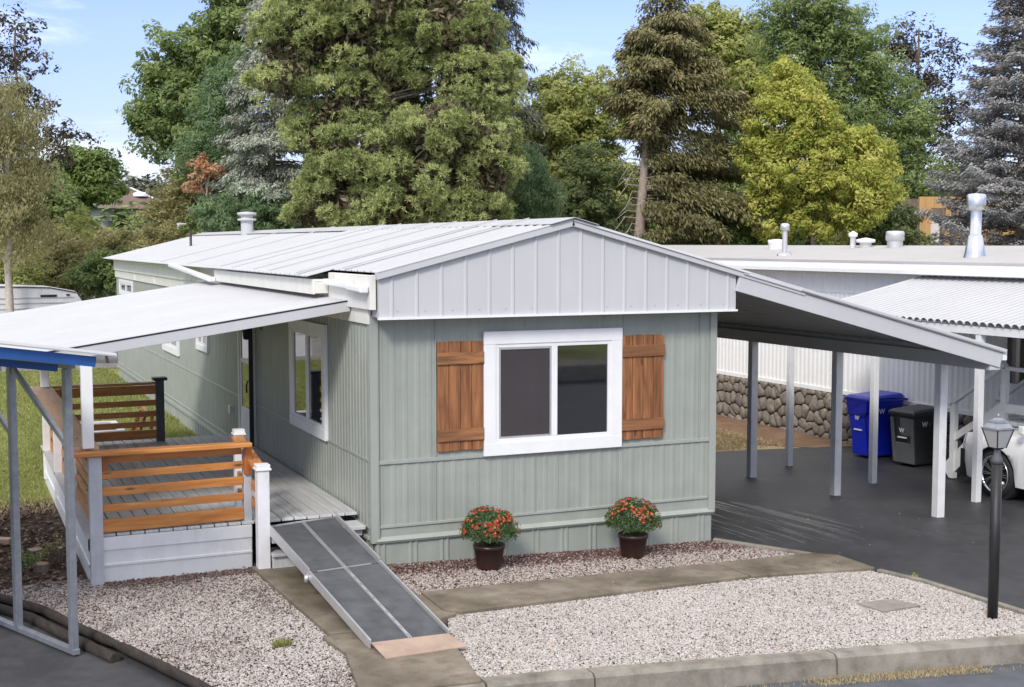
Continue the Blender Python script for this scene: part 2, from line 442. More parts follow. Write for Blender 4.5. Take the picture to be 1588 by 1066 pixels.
M['yard'] = ground('grey_gravel_yard', [(.3, (.16, .14, .13)), (.5, (.26, .235, .22)), (.7, (.36, .33, .31))], 1, 20)
M['log'] = wood('weathered_landscape_timber', (.016, .012, .009), (.062, .048, .036), 'y', .85)
M['bark'] = paint('tree_bark', (.17, .13, .10), .9, .45, 6, bump=.8)
M['barkgrey'] = paint('grey_spruce_bark', (.30, .245, .20), .9, .4, 8, bump=.8)
M['birch'] = paint('pale_birch_bark', (.48, .43, .36), .8, .35, 8, bump=.5)
M['dead'] = paint('dead_twig', (.30, .26, .22), .9, .3, 8)
def glass(name, c=(.012, .013, .015), r=.03):
    q = NM(name); q.set(c, r, 0, 1.0); q.b.inputs['IOR'].default_value = 1.6
    q.b.inputs['Coat Weight'].default_value = .6; q.b.inputs['Coat Roughness'].default_value = .02
    return q.m
M['glass'] = glass('dark_window_glass')
M['screen'] = paint('insect_screen_mesh', (.045, .038, .04), .6, .15, 3)
M['lampglass'] = glass('frosted_lantern_glass', (.38, .38, .38), .25)
M['pot'] = paint('dark_brown_pot_plastic', (.042, .018, .014), .38, .15, 5)
M['soil'] = paint('potting_soil', (.02, .014, .01), .95, .3, 20)
M['grit'] = asphalt('grit_ramp_surface', .068, tone=(.97, 1, 1.07), patch=.8)
M['rampend'] = paint('worn_pinkish_ramp_plate', (.40, .29, .22), .6, .22, 5, streak=False, dirt=(.16, .12, .10))
M['binblue'] = paint('blue_bin_plastic', (.006, .02, .42), .35, .15, 3)
M['bingrey'] = paint('charcoal_bin_plastic', (.028, .03, .033), .45, .15, 4)
M['bingrey2'] = paint('lighter_grey_bin_plastic', (.10, .105, .11), .5, .15, 4)
M['label'] = paint('white_print', (.75, .75, .75), .5, .02)
M['rubber'] = paint('tyre_rubber', (.018, .018, .02), .75, .2, 15)
M['darkvoid'] = paint('dark_recess', (.01, .01, .011), .8, .1)
def carpaint():
    q = NM('pearl_white_car_paint'); q.set((.78, .78, .77), .3); q.b.inputs['Coat Weight'].default_value = 1; return q.m
M['car'] = carpaint()
def rock():
    q = NM('lava_rock_masonry')
    n = q.noise(9, 8, .65); a = q.n('ShaderNodeAttribute', attribute_name='tint')
    cc = q.ramp(n, [(.3, (.10, .085, .07)), (.55, (.26, .22, .18)), (.75, (.40, .345, .285))])
    cc = q.mix(q.math('MULTIPLY', a.outputs['Fac'], .5), cc, (.15, .135, .125))
    q.bump(q.noise(18, 6, .7), .8, .03)
    return q.set(cc, .9)
M['rock'] = rock()
M['mortar'] = paint('dark_mortar', (.03, .024, .02), .95, .3, 9)
M['brownroof'] = paint('brown_shingle_roof', (.17, .115, .095), .9, .2, 2, streak=False)
def leafm(name, a, b, c, tr=.45): return tinted(name, [(0, a), (.5, b), (1, c)], .6, tr, .25)
M['lf_olive'] = leafm('olive_shrub_leaf', (0.187, 0.179, 0.076), (0.357, 0.332, 0.144), (0.578, 0.519, 0.255))
M['lf_mid'] = leafm('mid_green_leaf', (0.122, 0.175, 0.061), (0.245, 0.323, 0.114), (0.427, 0.489, 0.201))
M['lf_dark'] = leafm('dark_green_leaf', (0.086, 0.112, 0.052), (0.172, 0.215, 0.086), (0.291, 0.334, 0.146))
M['lf_bright'] = leafm('bright_green_leaf', (0.106, 0.172, 0.040), (0.198, 0.277, 0.079), (0.317, 0.383, 0.132))
M['lf_yellow'] = leafm('yellow_green_leaf', (.22, .27, .05), (.46, .48, .10), (.74, .68, .22), .42)
M['lf_lime'] = leafm('lime_locust_leaf', (0.218, 0.262, 0.073), (0.392, 0.421, 0.131), (0.581, 0.581, 0.218))
M['lf_teal'] = leafm('bluish_green_sumac_leaf', (.11, .17, .075), (.21, .31, .15), (.33, .43, .22))
M['lf_birch'] = leafm('pale_birch_leaf', (0.208, 0.208, 0.088), (0.351, 0.336, 0.160), (0.510, 0.463, 0.240))
M['lf_sprig'] = leafm('dark_brownish_sprig_leaf', (0.037, 0.034, 0.026), (0.079, 0.069, 0.046), (0.145, 0.119, 0.073), .2)
M['lf_rust'] = leafm('rust_brown_dead_leaf', (.40, .22, .12), (.60, .35, .20), (.72, .48, .32))
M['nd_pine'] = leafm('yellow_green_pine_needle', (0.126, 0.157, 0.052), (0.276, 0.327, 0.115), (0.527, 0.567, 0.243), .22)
M['nd_blue'] = leafm('silver_blue_spruce_needle', (0.224, 0.244, 0.191), (0.409, 0.442, 0.356), (0.634, 0.660, 0.554), .15)
M['nd_bluebrown'] = leafm('grey_spruce_needle', (0.176, 0.171, 0.161), (0.323, 0.317, 0.308), (0.488, 0.488, 0.479), .15)
M['nd_brown'] = leafm('olive_brown_spruce_needle', (0.136, 0.128, 0.054), (0.261, 0.239, 0.107), (0.431, 0.372, 0.194), .15)
M['nd_dark'] = leafm('dark_spruce_needle', (0.060, 0.077, 0.048), (0.129, 0.146, 0.095), (0.240, 0.248, 0.172), .15)
M['innertwig'] = leafm('bare_inner_twig', (0.088, 0.069, 0.044), (0.138, 0.112, 0.069), (0.213, 0.188, 0.100), .05)
M['mumleaf'] = leafm('chrysanthemum_leaf', (.04, .085, .025), (.095, .165, .05), (.19, .26, .10))
M['mumflower'] = tinted('orange_red_petal', [(0, (.22, .03, .02)), (.5, (.52, .08, .035)), (1, (.72, .19, .07))], .6, .15)
M['grass'] = leafm('grass_blade', (.17, .20, .055), (.31, .34, .11), (.48, .46, .20))
M['drygrass'] = leafm('dry_grass_blade', (.36, .27, .14), (.54, .44, .26), (.68, .58, .36))

# ------------------------------------------------------------------ the ground
S = dict(kind='structure')
KA, KB = (-2.30, -3.72), (5.55, -4.52)                      # kerb line, street side of its top
def kl(x): return KA[1]+(x-KA[0])*(KB[1]-KA[1])/(KB[0]-KA[0])
def base_z(x, y): return g(x, y)-0.30*(1-smooth((abs(x)-60)/40)) if abs(x) < 100 and -60 < y < 60 else g(x, y)-.02
mb = MB()
xs = sorted(set([-900, -500, -300, -160, -90, -50, -30] + list(np.arange(-20, 40, 2.0)) + [50, 80, 130, 220, 400, 700, 1100]))
ys = sorted(set([-400, -200, -100, -60, -40, -30] + list(np.arange(-20, 60, 2.0)) + [70, 90, 120, 160, 220, 280, 340, 400, 480, 560, 650, 760, 900]))
mb.v = [(float(x), float(y), float(g(x, y)-.30 if y < 260 else g(x, y)-.3+6*math.sin(x*.013)+3*math.sin(x*.041+1))) for y in ys for x in xs]
nx = len(xs)
for j in range(len(ys)-1):
    for i in range(nx-1):
        mb.f.append([j*nx+i, j*nx+i+1, (j+1)*nx+i+1, (j+1)*nx+i]); mb.m.append(0); mb.sm.append(True)
props(mb.build('ground', M['field'], fix=False), **S)
GRAV_L = [(-3.95, .45), (-3.66, .30), (-3.29, -.36), (-3.07, -1.0), (-2.73, -1.86), (-2.38, -2.9), (-2.15, -3.5), (-2.0, kl(-2.0)+.1), (-1.3, kl(-1.3)+.1), (-1.05, -2.9), (-1.1, .5), (-2.8, .5), (-2.8, .6), (-3.2, .7)]
GRAV_F = [(-.34, kl(-.34)+.12), (5.45, kl(5.45)+.12), (5.34, -3.7), (5.26, -2.36), (5.12, -1.97), (5.05, -1.75), (3.75, -1.72), (.17, -2.02), (.02, -2.15), (-.15, -2.6)]
GRAV_W = [(-1.1, .45), (-.6, -.9), (0.0, -1.35), (.05, -1.28), (3.72, -1.1), (4.9, -1.02), (4.2, .05), (0, .05), (0, .45)]
props(sheet('gravel_yard_bed', GRAV_L, -.01, M['gravelbed']), **S)
props(sheet('gravel_front_bed', GRAV_F, -.01, M['gravelbed']), **S)
props(sheet('gravel_wall_bed', GRAV_W, -.014, M['gravelbed']), **S)
DRIVE = [(4.2, .05), (4.9, -1.0), (5.12, -1.2), (5.15, -1.97), (5.3, -2.36), (5.4, -3.69), (5.5, kl(5.5)-.1), (16, kl(5.5)-.1), (16, 3), (12.4, 3.4), (12.4, 7.2), (9.25, 7.67), (4.2, 8.1)]
props(sheet('driveway', DRIVE, -.004, M['asph_drive']), **S)
props(sheet('far_verge_soil', [(4.1, 8.1), (9.25, 7.67), (12.4, 7.2), (12.4, 26), (4.1, 26)], -.012, M['dry'], 1.5), **S)
props(sheet('wall_foot_soil', [(10.3, 8.2), (11.2, 7.3), (12.3, 7.1), (12.3, 24), (10.6, 24), (10.9, 12)], .0, M['reddirt'], 1.0), **S)
LEFTD = [(-16, kl(-2.3)-.2), (-2.05, kl(-2.2)-.0), (-2.13, -3.4), (-2.33, -2.87), (-2.70, -1.83), (-3.04, -.93), (-3.27, -.27), (-3.66, .40), (-4.45, 1.0), (-16, 1.6)]
props(sheet('side_driveway', LEFTD, -.085, M['asph_left']), **S)
props(sheet('planting_bed_soil', [(-16, 1.6), (-4.5, .9), (-3.6, .36), (-2.7, .6), (-2.7, 5.2), (-16, 5.6)], -.02, M['dirt'], .8), **S)
props(sheet('lawn', [(-30, 5.5), (-16, 5.0), (-2.7, 4.9), (0.2, 6.2), (.2, 21.3), (3, 23.6), (-30, 23.6)], -.012, M['lawn'], 1.5), **S)
props(sheet('rear_gravel_yard', [(-30, 23.6), (14, 23.6), (14, 46), (-40, 46)], -.02, M['yard'], 2.5), **S)
props(sheet('street', [(-60, kl(-2.2)-.25), (-2.3, kl(-2.3)-.05), (5.6, kl(5.6)-.05), (60, kl(5.6)-.05), (60, -19), (-60, -19)], -.165, M['asph_street'], 3), **S)
props(sheet('far_street_lawn', [(-60, -19.2), (60, -19.2), (60, -60), (-60, -60)], -.02, M['lawn'], 4), **S)

def grown_sheet(name, poly, th, mat, bev=.012):
    """a concrete slab following the ground, th thick"""
    b = MB(); n = len(poly)
    top = [(x, y, float(g(x, y))+th) for x, y in poly]; bot = [(x, y, float(g(x, y))-.06) for x, y in poly]
    b.add(top+bot, [tuple(range(n)), tuple(range(2*n-1, n-1, -1))]+[(i, (i+1) % n, (i+1) % n+n, i+n) for i in range(n)])
    return b.build(name, mat, bevel=bev)
# path slabs, one object per poured slab
for nm, pl in (('path_slab', [(-1.22, .34), (-.3, .40), (-.05, -.6), (.02, -1.27), (-.12, -1.9), (-.30, -2.30), (-1.12, -2.26)]),
               ('path_slab', [(-1.20, -2.30), (-.32, -2.34), (-.18, -2.6), (-.38, kl(-.38)+.02), (-1.32, kl(-1.32)+.02), (-1.14, -2.8)]),
               ('path_slab', [(.06, -1.30), (3.50, -1.13), (3.55, -1.74), (.19, -2.06), (.04, -1.96)]),
               ('path_slab', [(-.10, -2.22), (-.03, -1.35), (.04, -1.42), (.03, -2.0), (.12, -2.1)]),
               ('path_slab', [(3.53, -1.13), (4.9, -1.03), (5.13, -1.2), (5.13, -1.82), (3.58, -1.745)])):
    props(grown_sheet(nm, pl, .045, M['slab']), **S)
# kerb: separate cast lengths
def kerb_len(x0, x1):
    b = MB(); n = 6
    for k in range(n):
        a, c = x0+(x1-x0)*k/n, x0+(x1-x0)*(k+1)/n
        vs = []
        for x in (a, c):
            y = kl(x); z = float(g(x, y))
            vs += [(x, y-.03, z-.19), (x, y-.015, z-.01), (x, y+.02, z+.02), (x, y+.15, z+.02), (x, y+.16, z-.1)]
        b.add(vs, [(0, 1, 6, 5), (1, 2, 7, 6), (2, 3, 8, 7), (3, 4, 9, 8)])
        if k == 0: b.add(vs[:5], [(0, 1, 2, 3, 4)])
        if k == n-1: b.add(vs[5:], [(0, 1, 2, 3, 4)])
    return props(b.build('kerb', M['kerb']), **S)
for x0, x1 in ((-2.2, -.36), (-.34, .53), (.545, 2.71), (2.73, 5.5)): kerb_len(x0, x1)
b = MB(); b.box(-60, 60, -19.25, -19.05, -.4, .02); props(b.build('far_kerb', M['kerb']), **S)
b = MB(); b.box(-60, 60, -20.7, -19.26, -.3, .012); props(b.build('reflection_sidewalk', M['kerb']), **S)  # pale strip added out of view for the window panes to reflect
# driveway edging strip
b = MB()
ed = [(4.22, -.02), (4.9, -1.0)], [(5.14, -1.86), (5.18, -2.0), (5.30, -2.36), (5.40, -3.69), (5.5, -4.45)]
for e in ed:
    for p, q in zip(e, e[1:]):
        b.bar((*p, g(*p)+.0), (*q, g(*q)+.0), .07, .07)
props(b.build('driveway_edging', M['kerb'], bevel=.01), **S)

# landscape timbers
tm = thing('landscape_timber', 'weathered round landscape timber edging the gravel beside the dark side driveway', 'timber', (-3, -1, 0))
b = MB()
tp = [(-5.2, 1.35), (-4.4, .95), (-3.70, .33), (-3.32, -.33), (-3.10, -.98), (-2.76, -1.86), (-2.40, -2.9), (-2.2, -3.6)]
def dens(p, n=5):
    o = []
    for a, c in zip(p, p[1:]):
        for k in range(n): o.append((a[0]+(c[0]-a[0])*k/n, a[1]+(c[1]-a[1])*k/n))
    return o+[p[-1]]
dp = dens(tp)
b.tube([(x, y, .0) for i, (x, y) in enumerate(dp)], [.042-.008*(i in (9, 24)) +.002*math.sin(i*2.3) for i in range(len(dp))], 12)
b.build('upper_timber', M['log'], tm)
b = MB()
b.tube([(x-.10, y-.05, -.055) for x, y in dens(tp[2:6])], .05, 8)
b.build('lower_timber', M['log'], tm)

# ------------------------------------------------------------------ the mobile home
HL, HW = 21.1, 4.2
home = thing('mobile_home', 'long sage green mobile home with white metal gabled roof and cedar shutters', 'house', (0, 0, 0))
b = MB()
# siding: fine ribs on the long side, wider flat panels on the front
fine = [(0, 0), (.10, .015), (.72, .015), (.82, 0)]
wide = [(0, 0), (.12, .005), (.34, .005), (.46, 0)]
for y0, y1 in ((0.06, 5.42), (6.46, HL)):
    b.ribbed((-.0, y1, .30), (0, -1, 0), (0, 0, 1), (-1, 0, 0), y1-y0, 2.75, .112, fine)
b.ribbed((0, 6.46, 2.5), (0, -1, 0), (0, 0, 1), (-1, 0, 0), 1.04, .55, .112, fine)
b.build('side_siding', M['green'], home)
b = MB()
for z0, z1 in ((.405, 1.085), (1.10, 2.75)):
    b.ribbed((.06, 0, z0), (1, 0, 0), (0, 0, 1), (0, -1, 0), HW-.12, z1-z0, .137, wide)
b.ribbed((.06, 0, .24), (1, 0, 0), (0, 0, 1), (0, -1, 0), HW-.12, .155, 1.3, [(0, 0), (.002, .002)])
b.build('front_siding', M['green'], home)
b = MB()
b.box(.015, HW-.015, .015, HL, .2, 2.99)
b.build('wall', M['green'], home)
b = MB()
skp = [(0, 0), (.05, .014), (.09, .014), (.13, 0), (.18, 0), (.22, .014), (.26, .014), (.31, 0)]
b.ribbed((.03, -.002, -.25), (1, 0, 0), (0, 0, 1), (0, -1, 0), HW-.05, .50, .36, skp)
b.ribbed((-.002, HL, -.25), (0, -1, 0), (0, 0, 1), (-1, 0, 0), HL-.02, .55, .26, [(0, 0), (.03, -.012), (.06, 0), (.45, .016), (.50, .016), (.55, 0)])
b.box(.02, HW, .01, HL, -.3, .22)
b.build('skirting', M['green'], home)
b = MB()   # trims: corner posts, belt lines, drip ledge
b.box(-.028, .055, -.028, .055, .24, 2.66); b.box(HW-.06, HW+.028, -.028, .06, .22, 2.66)
b.box(.055, .062, -.034, -.008, .3, 2.66)
b.box(.055, HW-.06, -.022, 0, 1.075, 1.115); b.box(.07, HW-.07, -.018, 0, .392, .42)
b.add([(.03, -.03, .235), (HW, -.03, .21), (HW, -.045, .235), (.03, -.045, .262), (.03, 0, .30), (HW, 0, .275)], [(0, 1, 2, 3), (3, 2, 5, 4)])
b.box(-.024, 0, .06, 5.4, 1.095, 1.125); b.box(-.024, 0, 6.47, HL, 1.085, 1.115)
b.box(-.03, 0, .06, 5.4, .385, .405); b.box(-.03, 0, 6.47, HL, .37, .40)
b.box(-.05, 0, .03, 5.4, .27, .31); b.box(-.05, 0, 6.47, HL, .265, .315)
for x in (.70, 1.88, 2.92): b.box(x-.004, x+.004, -.016, 0, .42, 1.07)
b.box(.70, .712, -.016, 0, 1.12, 2.6); b.box(2.98, 2.992, -.016, 0, 2.4, 2.6); b.box(4.0, 4.01, -.016, 0, 1.12, 2.6)
b.build('siding_trim', M['green_trim'], home, bevel=.003)
b = MB()   # pale band under the long eave
b.box(-.045, -.012, -.02, HL, 2.56, 2.75); b.box(-.07, -.012, -.02, HL, 2.75, 3.0); b.box(-.085, -.02, -.22, 1.32, 2.72, 3.075)
b.box(-.078, -.05, -.02, HL, 2.74, 2.76)
for y in (.9, 4.2, 9.3, 14.5, 17.4): b.box(-.074, -.04, y, y+.02, 2.57, 3.0)
b.build('eave_band', M['cream'], home, bevel=.004)
b = MB()
b.box(-.27, -.245, 1.3, 7.0, 2.83, 3.0); b.box(-.245, -.06, 1.3, 7.0, 2.975, 2.985); b.box(-.245, -.09, 1.305, 1.32, 2.84, 3.0)
b.build('eave_fascia', M['cream'], home, bevel=.003)
def gut(y0, z0, y1, z1, wd=.11, x=-.335):
    b = MB(); b.bar((x, y0, z0), (x, y1, z1), wd, .065); b.bar((x, y1, z1), (x, y1-.05, z1), wd+.01, .075)
    return b.build('gutter', M['white'], home, bevel=.015)
gut(10.6, 3.02, 6.9, 2.86); gut(1.25, 2.975, .35, 2.955, .07, -.14); gut(.33, 2.945, -.16, 2.93, .085, -.14)

# roof
RX, RZ, EX = 2.20, 3.63, -.30
EZ = 3.005
rib = [(0, 0), (.06, .016), (.12, .016), (.18, 0), (.55, 0), (.58, .005), (.62, .005), (.65, 0)]
dl = Vector((RX-EX, 0, RZ-EZ)); Ll = dl.length; dl.normalize(); nl = Vector((-dl.z, 0, dl.x))
b = MB()
b.ribbed((EX, HL+.2, EZ+.02), (0, -1, 0), dl, nl, 14.3, Ll, .23, rib)
b.ribbed(Vector((EX-.05, 7.1, EZ+.03)), (0, -1, 0), dl, nl, 5.8, Ll+.05, .23, rib, .006)
E2 = .27/dl.x; b.ribbed(Vector((EX, 1.31, EZ+.034))+dl*E2, (0, -1, 0), dl, nl, 1.62, Ll-E2, .23, rib, .006)
for y in (6.2, 5.35, 4.0, 3.1, 1.75, .8, 8.9, 11.7):       # lap seams between the sheets
    p = Vector((EX-.04, y, EZ+.052)) + nl*.008
    b.bar(p+dl*(E2*(y < 1.3)), p+dl*(Ll+.02), .009, .012, 1, up=nl)
b.build('roof', [M['roof'], M['under']], home)
def slope_right(x):  # roof line right of the ridge
    return RZ - (x-RX)*.262
dr = Vector((8.42-RX, 0, slope_right(8.42)-RZ)); Lr = dr.length; dr.normalize(); nr = Vector((-dr.z, 0, dr.x))
b = MB()
b.ribbed((RX, -.32, RZ+.02), (0, 1, 0), Vector((dr.x, 0, dr.z)), nr, HL+.5, 2.35, .23, rib, .005)
b.build('roof_right_slope', M['roof'], home)
b = MB()
p = Vector((RX, 0, RZ+.055))
for s_, dd, nn in ((1, -dl, nl), (-1, dr, nr)):
    q0 = p+dd*0; q1 = p+dd*.30
    b.add([(q0.x, -.34, q0.z), (q1.x, -.34, q1.z), (q1.x, HL+.2, q1.z), (q0.x, HL+.2, q0.z),
           (q0.x, -.34, q0.z-.006), (q1.x, -.34, q1.z-.006), (q1.x, HL+.2, q1.z-.006), (q0.x, HL+.2, q0.z-.006)],
          [(0, 1, 2, 3), (4, 5, 6, 7), (0, 1, 5, 4), (1, 2, 6, 5), (2, 3, 7, 6)])
rc = b.build('ridge_cap', M['roof'], home)
# gable panel, rake trims
GX0, GX1, GY = 0.0, 4.33, -.25
def ztop(x): return EZ+.0+(x-GX0+.3)*(RZ-EZ)/(RX-EX) if x < RX else slope_right(x)
b = MB()
k = 0; x = GX0
prof = [(0, 0), (.014, .013), (.030, .013), (.044, 0)]
xs_ = [GX0]
xx = GX0+.12
while xx < GX1-.05:
    for d_, h in prof: xs_.append((xx+d_, h))
    xx += .272
pts = [(GX0, 0)]+[q for q in xs_ if isinstance(q, tuple)]+[(GX1, 0)]
pts = sorted(pts+[(RX, 0)], key=lambda q: q[0])
for (xa, ha), (xb, hb) in zip(pts, pts[1:]):
    b.add([(xa, GY-ha, 2.64), (xb, GY-hb, 2.64), (xb, GY-hb, ztop(xb)), (xa, GY-ha, ztop(xa))], [(0, 1, 2, 3)])
b.add([(GX0, GY, 2.64), (GX1, GY, 2.64), (GX1, GY+.24, 2.64), (GX0, GY+.24, 2.64), (GX0, GY, ztop(GX0)), (GX0, GY+.24, ztop(GX0)), (GX1, GY, ztop(GX1)), (GX1, GY+.24, ztop(GX1))],
      [(0, 1, 2, 3), (0, 3, 5, 4), (1, 2, 7, 6)])
gp = b.build('gable_panel', M['gable'], home, fix=False)
b = MB(); b.box(GX0-.01, GX1+.012, GY-.028, GY+.02, 2.618, 2.64)
for k in range(14):
    x = .2+k*.305; b.box(x-.006, x+.006, GY-.006, GY+.001, 2.70, 2.712, 1)
b.build('bottom_trim', [M['white'], M['under']], home)
b = MB()
a0 = Vector((EX+.26, GY-.03, ztop(EX+.26)+.0)); a1 = Vector((RX, GY-.03, RZ+.0)); a2 = Vector((5.28, GY-.03, slope_right(5.28)))
b.bar(a0, a1+Vector((.012, 0, .003)), .05, .085); b.bar(a1-Vector((.012, 0, -.003)), a2, .05, .085)
b.build('rake_trim', M['gable'], home, bevel=.006)
b = MB(); b.box(0.02, HW, -.24, .01, 2.655, 2.675); b.build('soffit', M['offwhite'], home)

# front window with trim, frame, two panes
def window(parent, face, u0, u1, z0, z1, off, tw, split=True, shade=None, mats=('glass', 'glass')):
    """face 'front': plane y=off, u=x ; 'left': plane x=off, u=y (outward = -axis)"""
    def bx(b, ua, ub, za, zb, d0, d1, m=0):
        if face == 'front': b.box(ua, ub, off-d1, off-d0, za, zb, m)
        else: b.box(off-d1, off-d0, ua, ub, za, zb, m)
    b = MB()
    bx(b, u0, u1, z1-tw, z1, 0, .045); bx(b, u0, u1, z0, z0+tw, 0, .045)
    bx(b, u0, u0+tw, z0+tw, z1-tw, 0, .042); bx(b, u1-tw, u1, z0+tw, z1-tw, 0, .042)
    win = b.build('window', M['white'], parent, bevel=.004)
    i0, i1, j0, j1 = u0+tw, u1-tw, z0+tw, z1-tw
    f = .04
    b = MB()
    bx(b, i0, i1, j1-f, j1, 0, .034); bx(b, i0, i1, j0, j0+f, 0, .034); bx(b, i0, i0+f, j0+f, j1-f, 0, .032); bx(b, i1-f, i1, j0+f, j1-f, 0, .032)
    mid = (i0+i1)/2
    if split: bx(b, mid-.035, mid+.035, j0+f, j1-f, 0, .036)
    b.build('frame', M['white'], win, bevel=.003)
    b = MB(); bx(b, i0+f, i1-f, j0+f, j1-f, .002, .014); b.build('pane', M[mats[0]], win)
    return win, (i0+f, i1-f, j0+f, j1-f, mid, bx)
win, (i0, i1, j0, j1, mid, bx) = window(home, 'front', 1.25, 2.95, 1.09, 2.45, -.012, .14)
b = MB(); bx(b, i0+.012, mid-.05, j0+.012, j1-.012, .016, .020); b.build('insect_screen', M['screen'], win)
b = MB()
for q in ((i0, mid-.036, j1-.022, j1), (i0, mid-.036, j0, j0+.022), (i0, i0+.02, j0+.022, j1-.022), (mid-.056, mid-.036, j0+.022, j1-.022)): bx(b, *q, .014, .03)
b.build('screen_frame', M['alu'], win)
win, (i0, i1, j0, j1, mid, bx) = window(home, 'left', 1.64, 3.30, 1.10, 2.46, -.012, .13)
b = MB(); bx(b, i0+.005, mid-.04, j0+.005, j1-.005, .015, .018)
window(home, 'left', 8.86, 9.9, 1.57, 2.45, -.012, .10)
window(home, 'left', 11.8, 13.65, 1.28, 2.45, -.012, .13)
window(home, 'left', 18.0, 20.3, 2.16, 2.53, -.012, .07)

# door
dmb = MB(); dmb.box(-.05, 0, 5.42, 5.50, .50, 2.50); dmb.box(-.05, 0, 6.38, 6.46, .50, 2.50); dmb.box(-.05, 0, 5.50, 6.38, 2.42, 2.50)
door = dmb.build('door', M['cream'], home, bevel=.004)
b = MB(); b.box(-.03, -.002, 5.50, 6.38, .50, .98); b.box(-.03, -.002, 5.5, 5.58, .98, 2.42); b.box(-.03, -.002, 6.3, 6.38, .98, 2.42); b.box(-.03, -.002, 5.58, 6.3, 1.64, 1.70)
b.build('door_panel', M['white'], door, bevel=.004)
b = MB(); b.box(-.02, -.006, 5.58, 6.3, .98, 1.64); b.box(-.02, -.006, 5.58, 6.3, 1.70, 2.42); b.build('pane', M['glass'], door)
b = MB(); b.tube([(-.03, 5.6, 1.42), (-.09, 5.6, 1.42), (-.10, 5.62, 1.36), (-.10, 5.62, 1.25)], .012, 8); b.box(-.045, -.03, 5.575, 5.62, 1.36, 1.48); b.build('handle', M['black'], door)
b = MB(); b.box(-.11, -.05, 5.405, 5.425, .5, 2.5); b.build('door_edge', M['black'], door)
b = MB(); b.tube([(-.01, 5.02, 2.28), (-.16, 5.02, 2.3), (-.22, 5.02, 2.26)], .016, 8); b._lathe((-.22, 5.02, 2.06), [(.0, 0), (.045, .01), (.065, .17), (.09, .2), (.02, .24)], 12, 0, True); b.box(-.03, -.01, 4.96, 5.08, 2.2, 2.36)
b.build('porch_light', M['black'], home)
b = MB(); b.box(-.07, -.01, 7.0, 7.12, .78, .90); b.build('outlet_cover', M['offwhite'], home, bevel=.008)

# shutters
def shutter(x0, x1, z0, z1):
    b = MB(); n = 4; wd = (x1-x0)/n
    for k in range(n):
        b.box(x0+k*wd+.003, x0+(k+1)*wd-.003, -.040-.002*(k % 2), -.016, z0+.003*((k*7) % 3-1), z1+.003*((k*5) % 3-1))
    s_ = b.build('shutter', M['shut'], home, bevel=.003)
    for za, zb in ((z0+.105, z0+.235), (z1-.245, z1-.115)):
        c = MB(); c.box(x0-.004, x1+.004, -.062, -.042, za, zb); c.build('batten', M['shutx'], s_, bevel=.003)
shutter(.715, 1.245, 1.175, 2.355); shutter(2.955, 3.50, 1.165, 2.36)

# chimneys on the roof
def flue(c, r, h, cap, m='offwhite', nm='flue', par=None):
    b = MB(); b._lathe(c, [(r, -.2), (r, h)]+cap, 18, 0, True); return b.build(nm, M[m], par)
flue((1.95, 14.8, 3.6), .13, .22, [(.13, .28), (.20, .29), (.20, .33), (.13, .335), (.13, .40), (.20, .41), (.205, .46), (0, .48)], 'gable', 'chimney', home)
flue((.95, 15.9, 3.35), .028, .36, [(0, .36)], 'black', 'vent_pipe', home)

# ------------------------------------------------------------------ carport on the right
cp = thing('carport', 'white metal lean-to carport on square posts sloping down from the green home', 'carport', (8.3, 0, -.3))
b = MB()
pr0 = Vector((4.40, -.32, slope_right(4.40)+.005))
cprof = [(0, 0), (.10, .035), (.34, .035), (.44, 0)]
b.ribbed(pr0, (0, 1, 0), dr, nr, 12.3, (8.44-4.40)/dr.x, .30, cprof, .012)
b.build('roof_sheet', M['under'], cp)
b = MB()
f0 = Vector((4.34, GY-.02, slope_right(4.34)-.12)); f1 = Vector((8.38, GY-.02, slope_right(8.38)-.11))
b.bar(f0, f1, .04, .20)
rk = b.build('rafter_fascia', M['gable'], cp, bevel=.006)
b = MB(); b.bar(Vector((5.20, GY-.035, slope_right(5.20)+.015)), Vector((8.44, GY-.035, slope_right(8.44)+.02)), .07, .05)
b.build('rake_cap', M['gable'], cp, bevel=.006)
b = MB(); b.box(8.20, 8.38, -.27, 12, 1.775, 1.955); b.build('beam', M['gable'], cp, bevel=.005)
b = MB(); b.box(8.40, 8.47, -.29, 12, slope_right(8.44)-.10, slope_right(8.44)+.035); b.build('gutter', M['white'], cp, bevel=.006)
for y in (.70, 2.92, 5.14, 8.4, 11.6):
    b = MB(); b.box(8.23, 8.355, y-.06, y+.06, float(g(8.3, y))-.05, 1.78); b.build('post', M['trimgrey'], cp, bevel=.006)
b = MB()
for y in (.95, 2.2, 4.3, 6.5, 8.6, 10.8): b.bar((4.45, y, slope_right(4.45)-.06), (8.3, y, slope_right(8.3)-.06), .04, .07)
# light ledger where the sheets meet the wall
b = MB(); b.box(4.232, 4.27, 0, 12, 2.82, 2.98); b.build('ledger', M['gable'], cp)

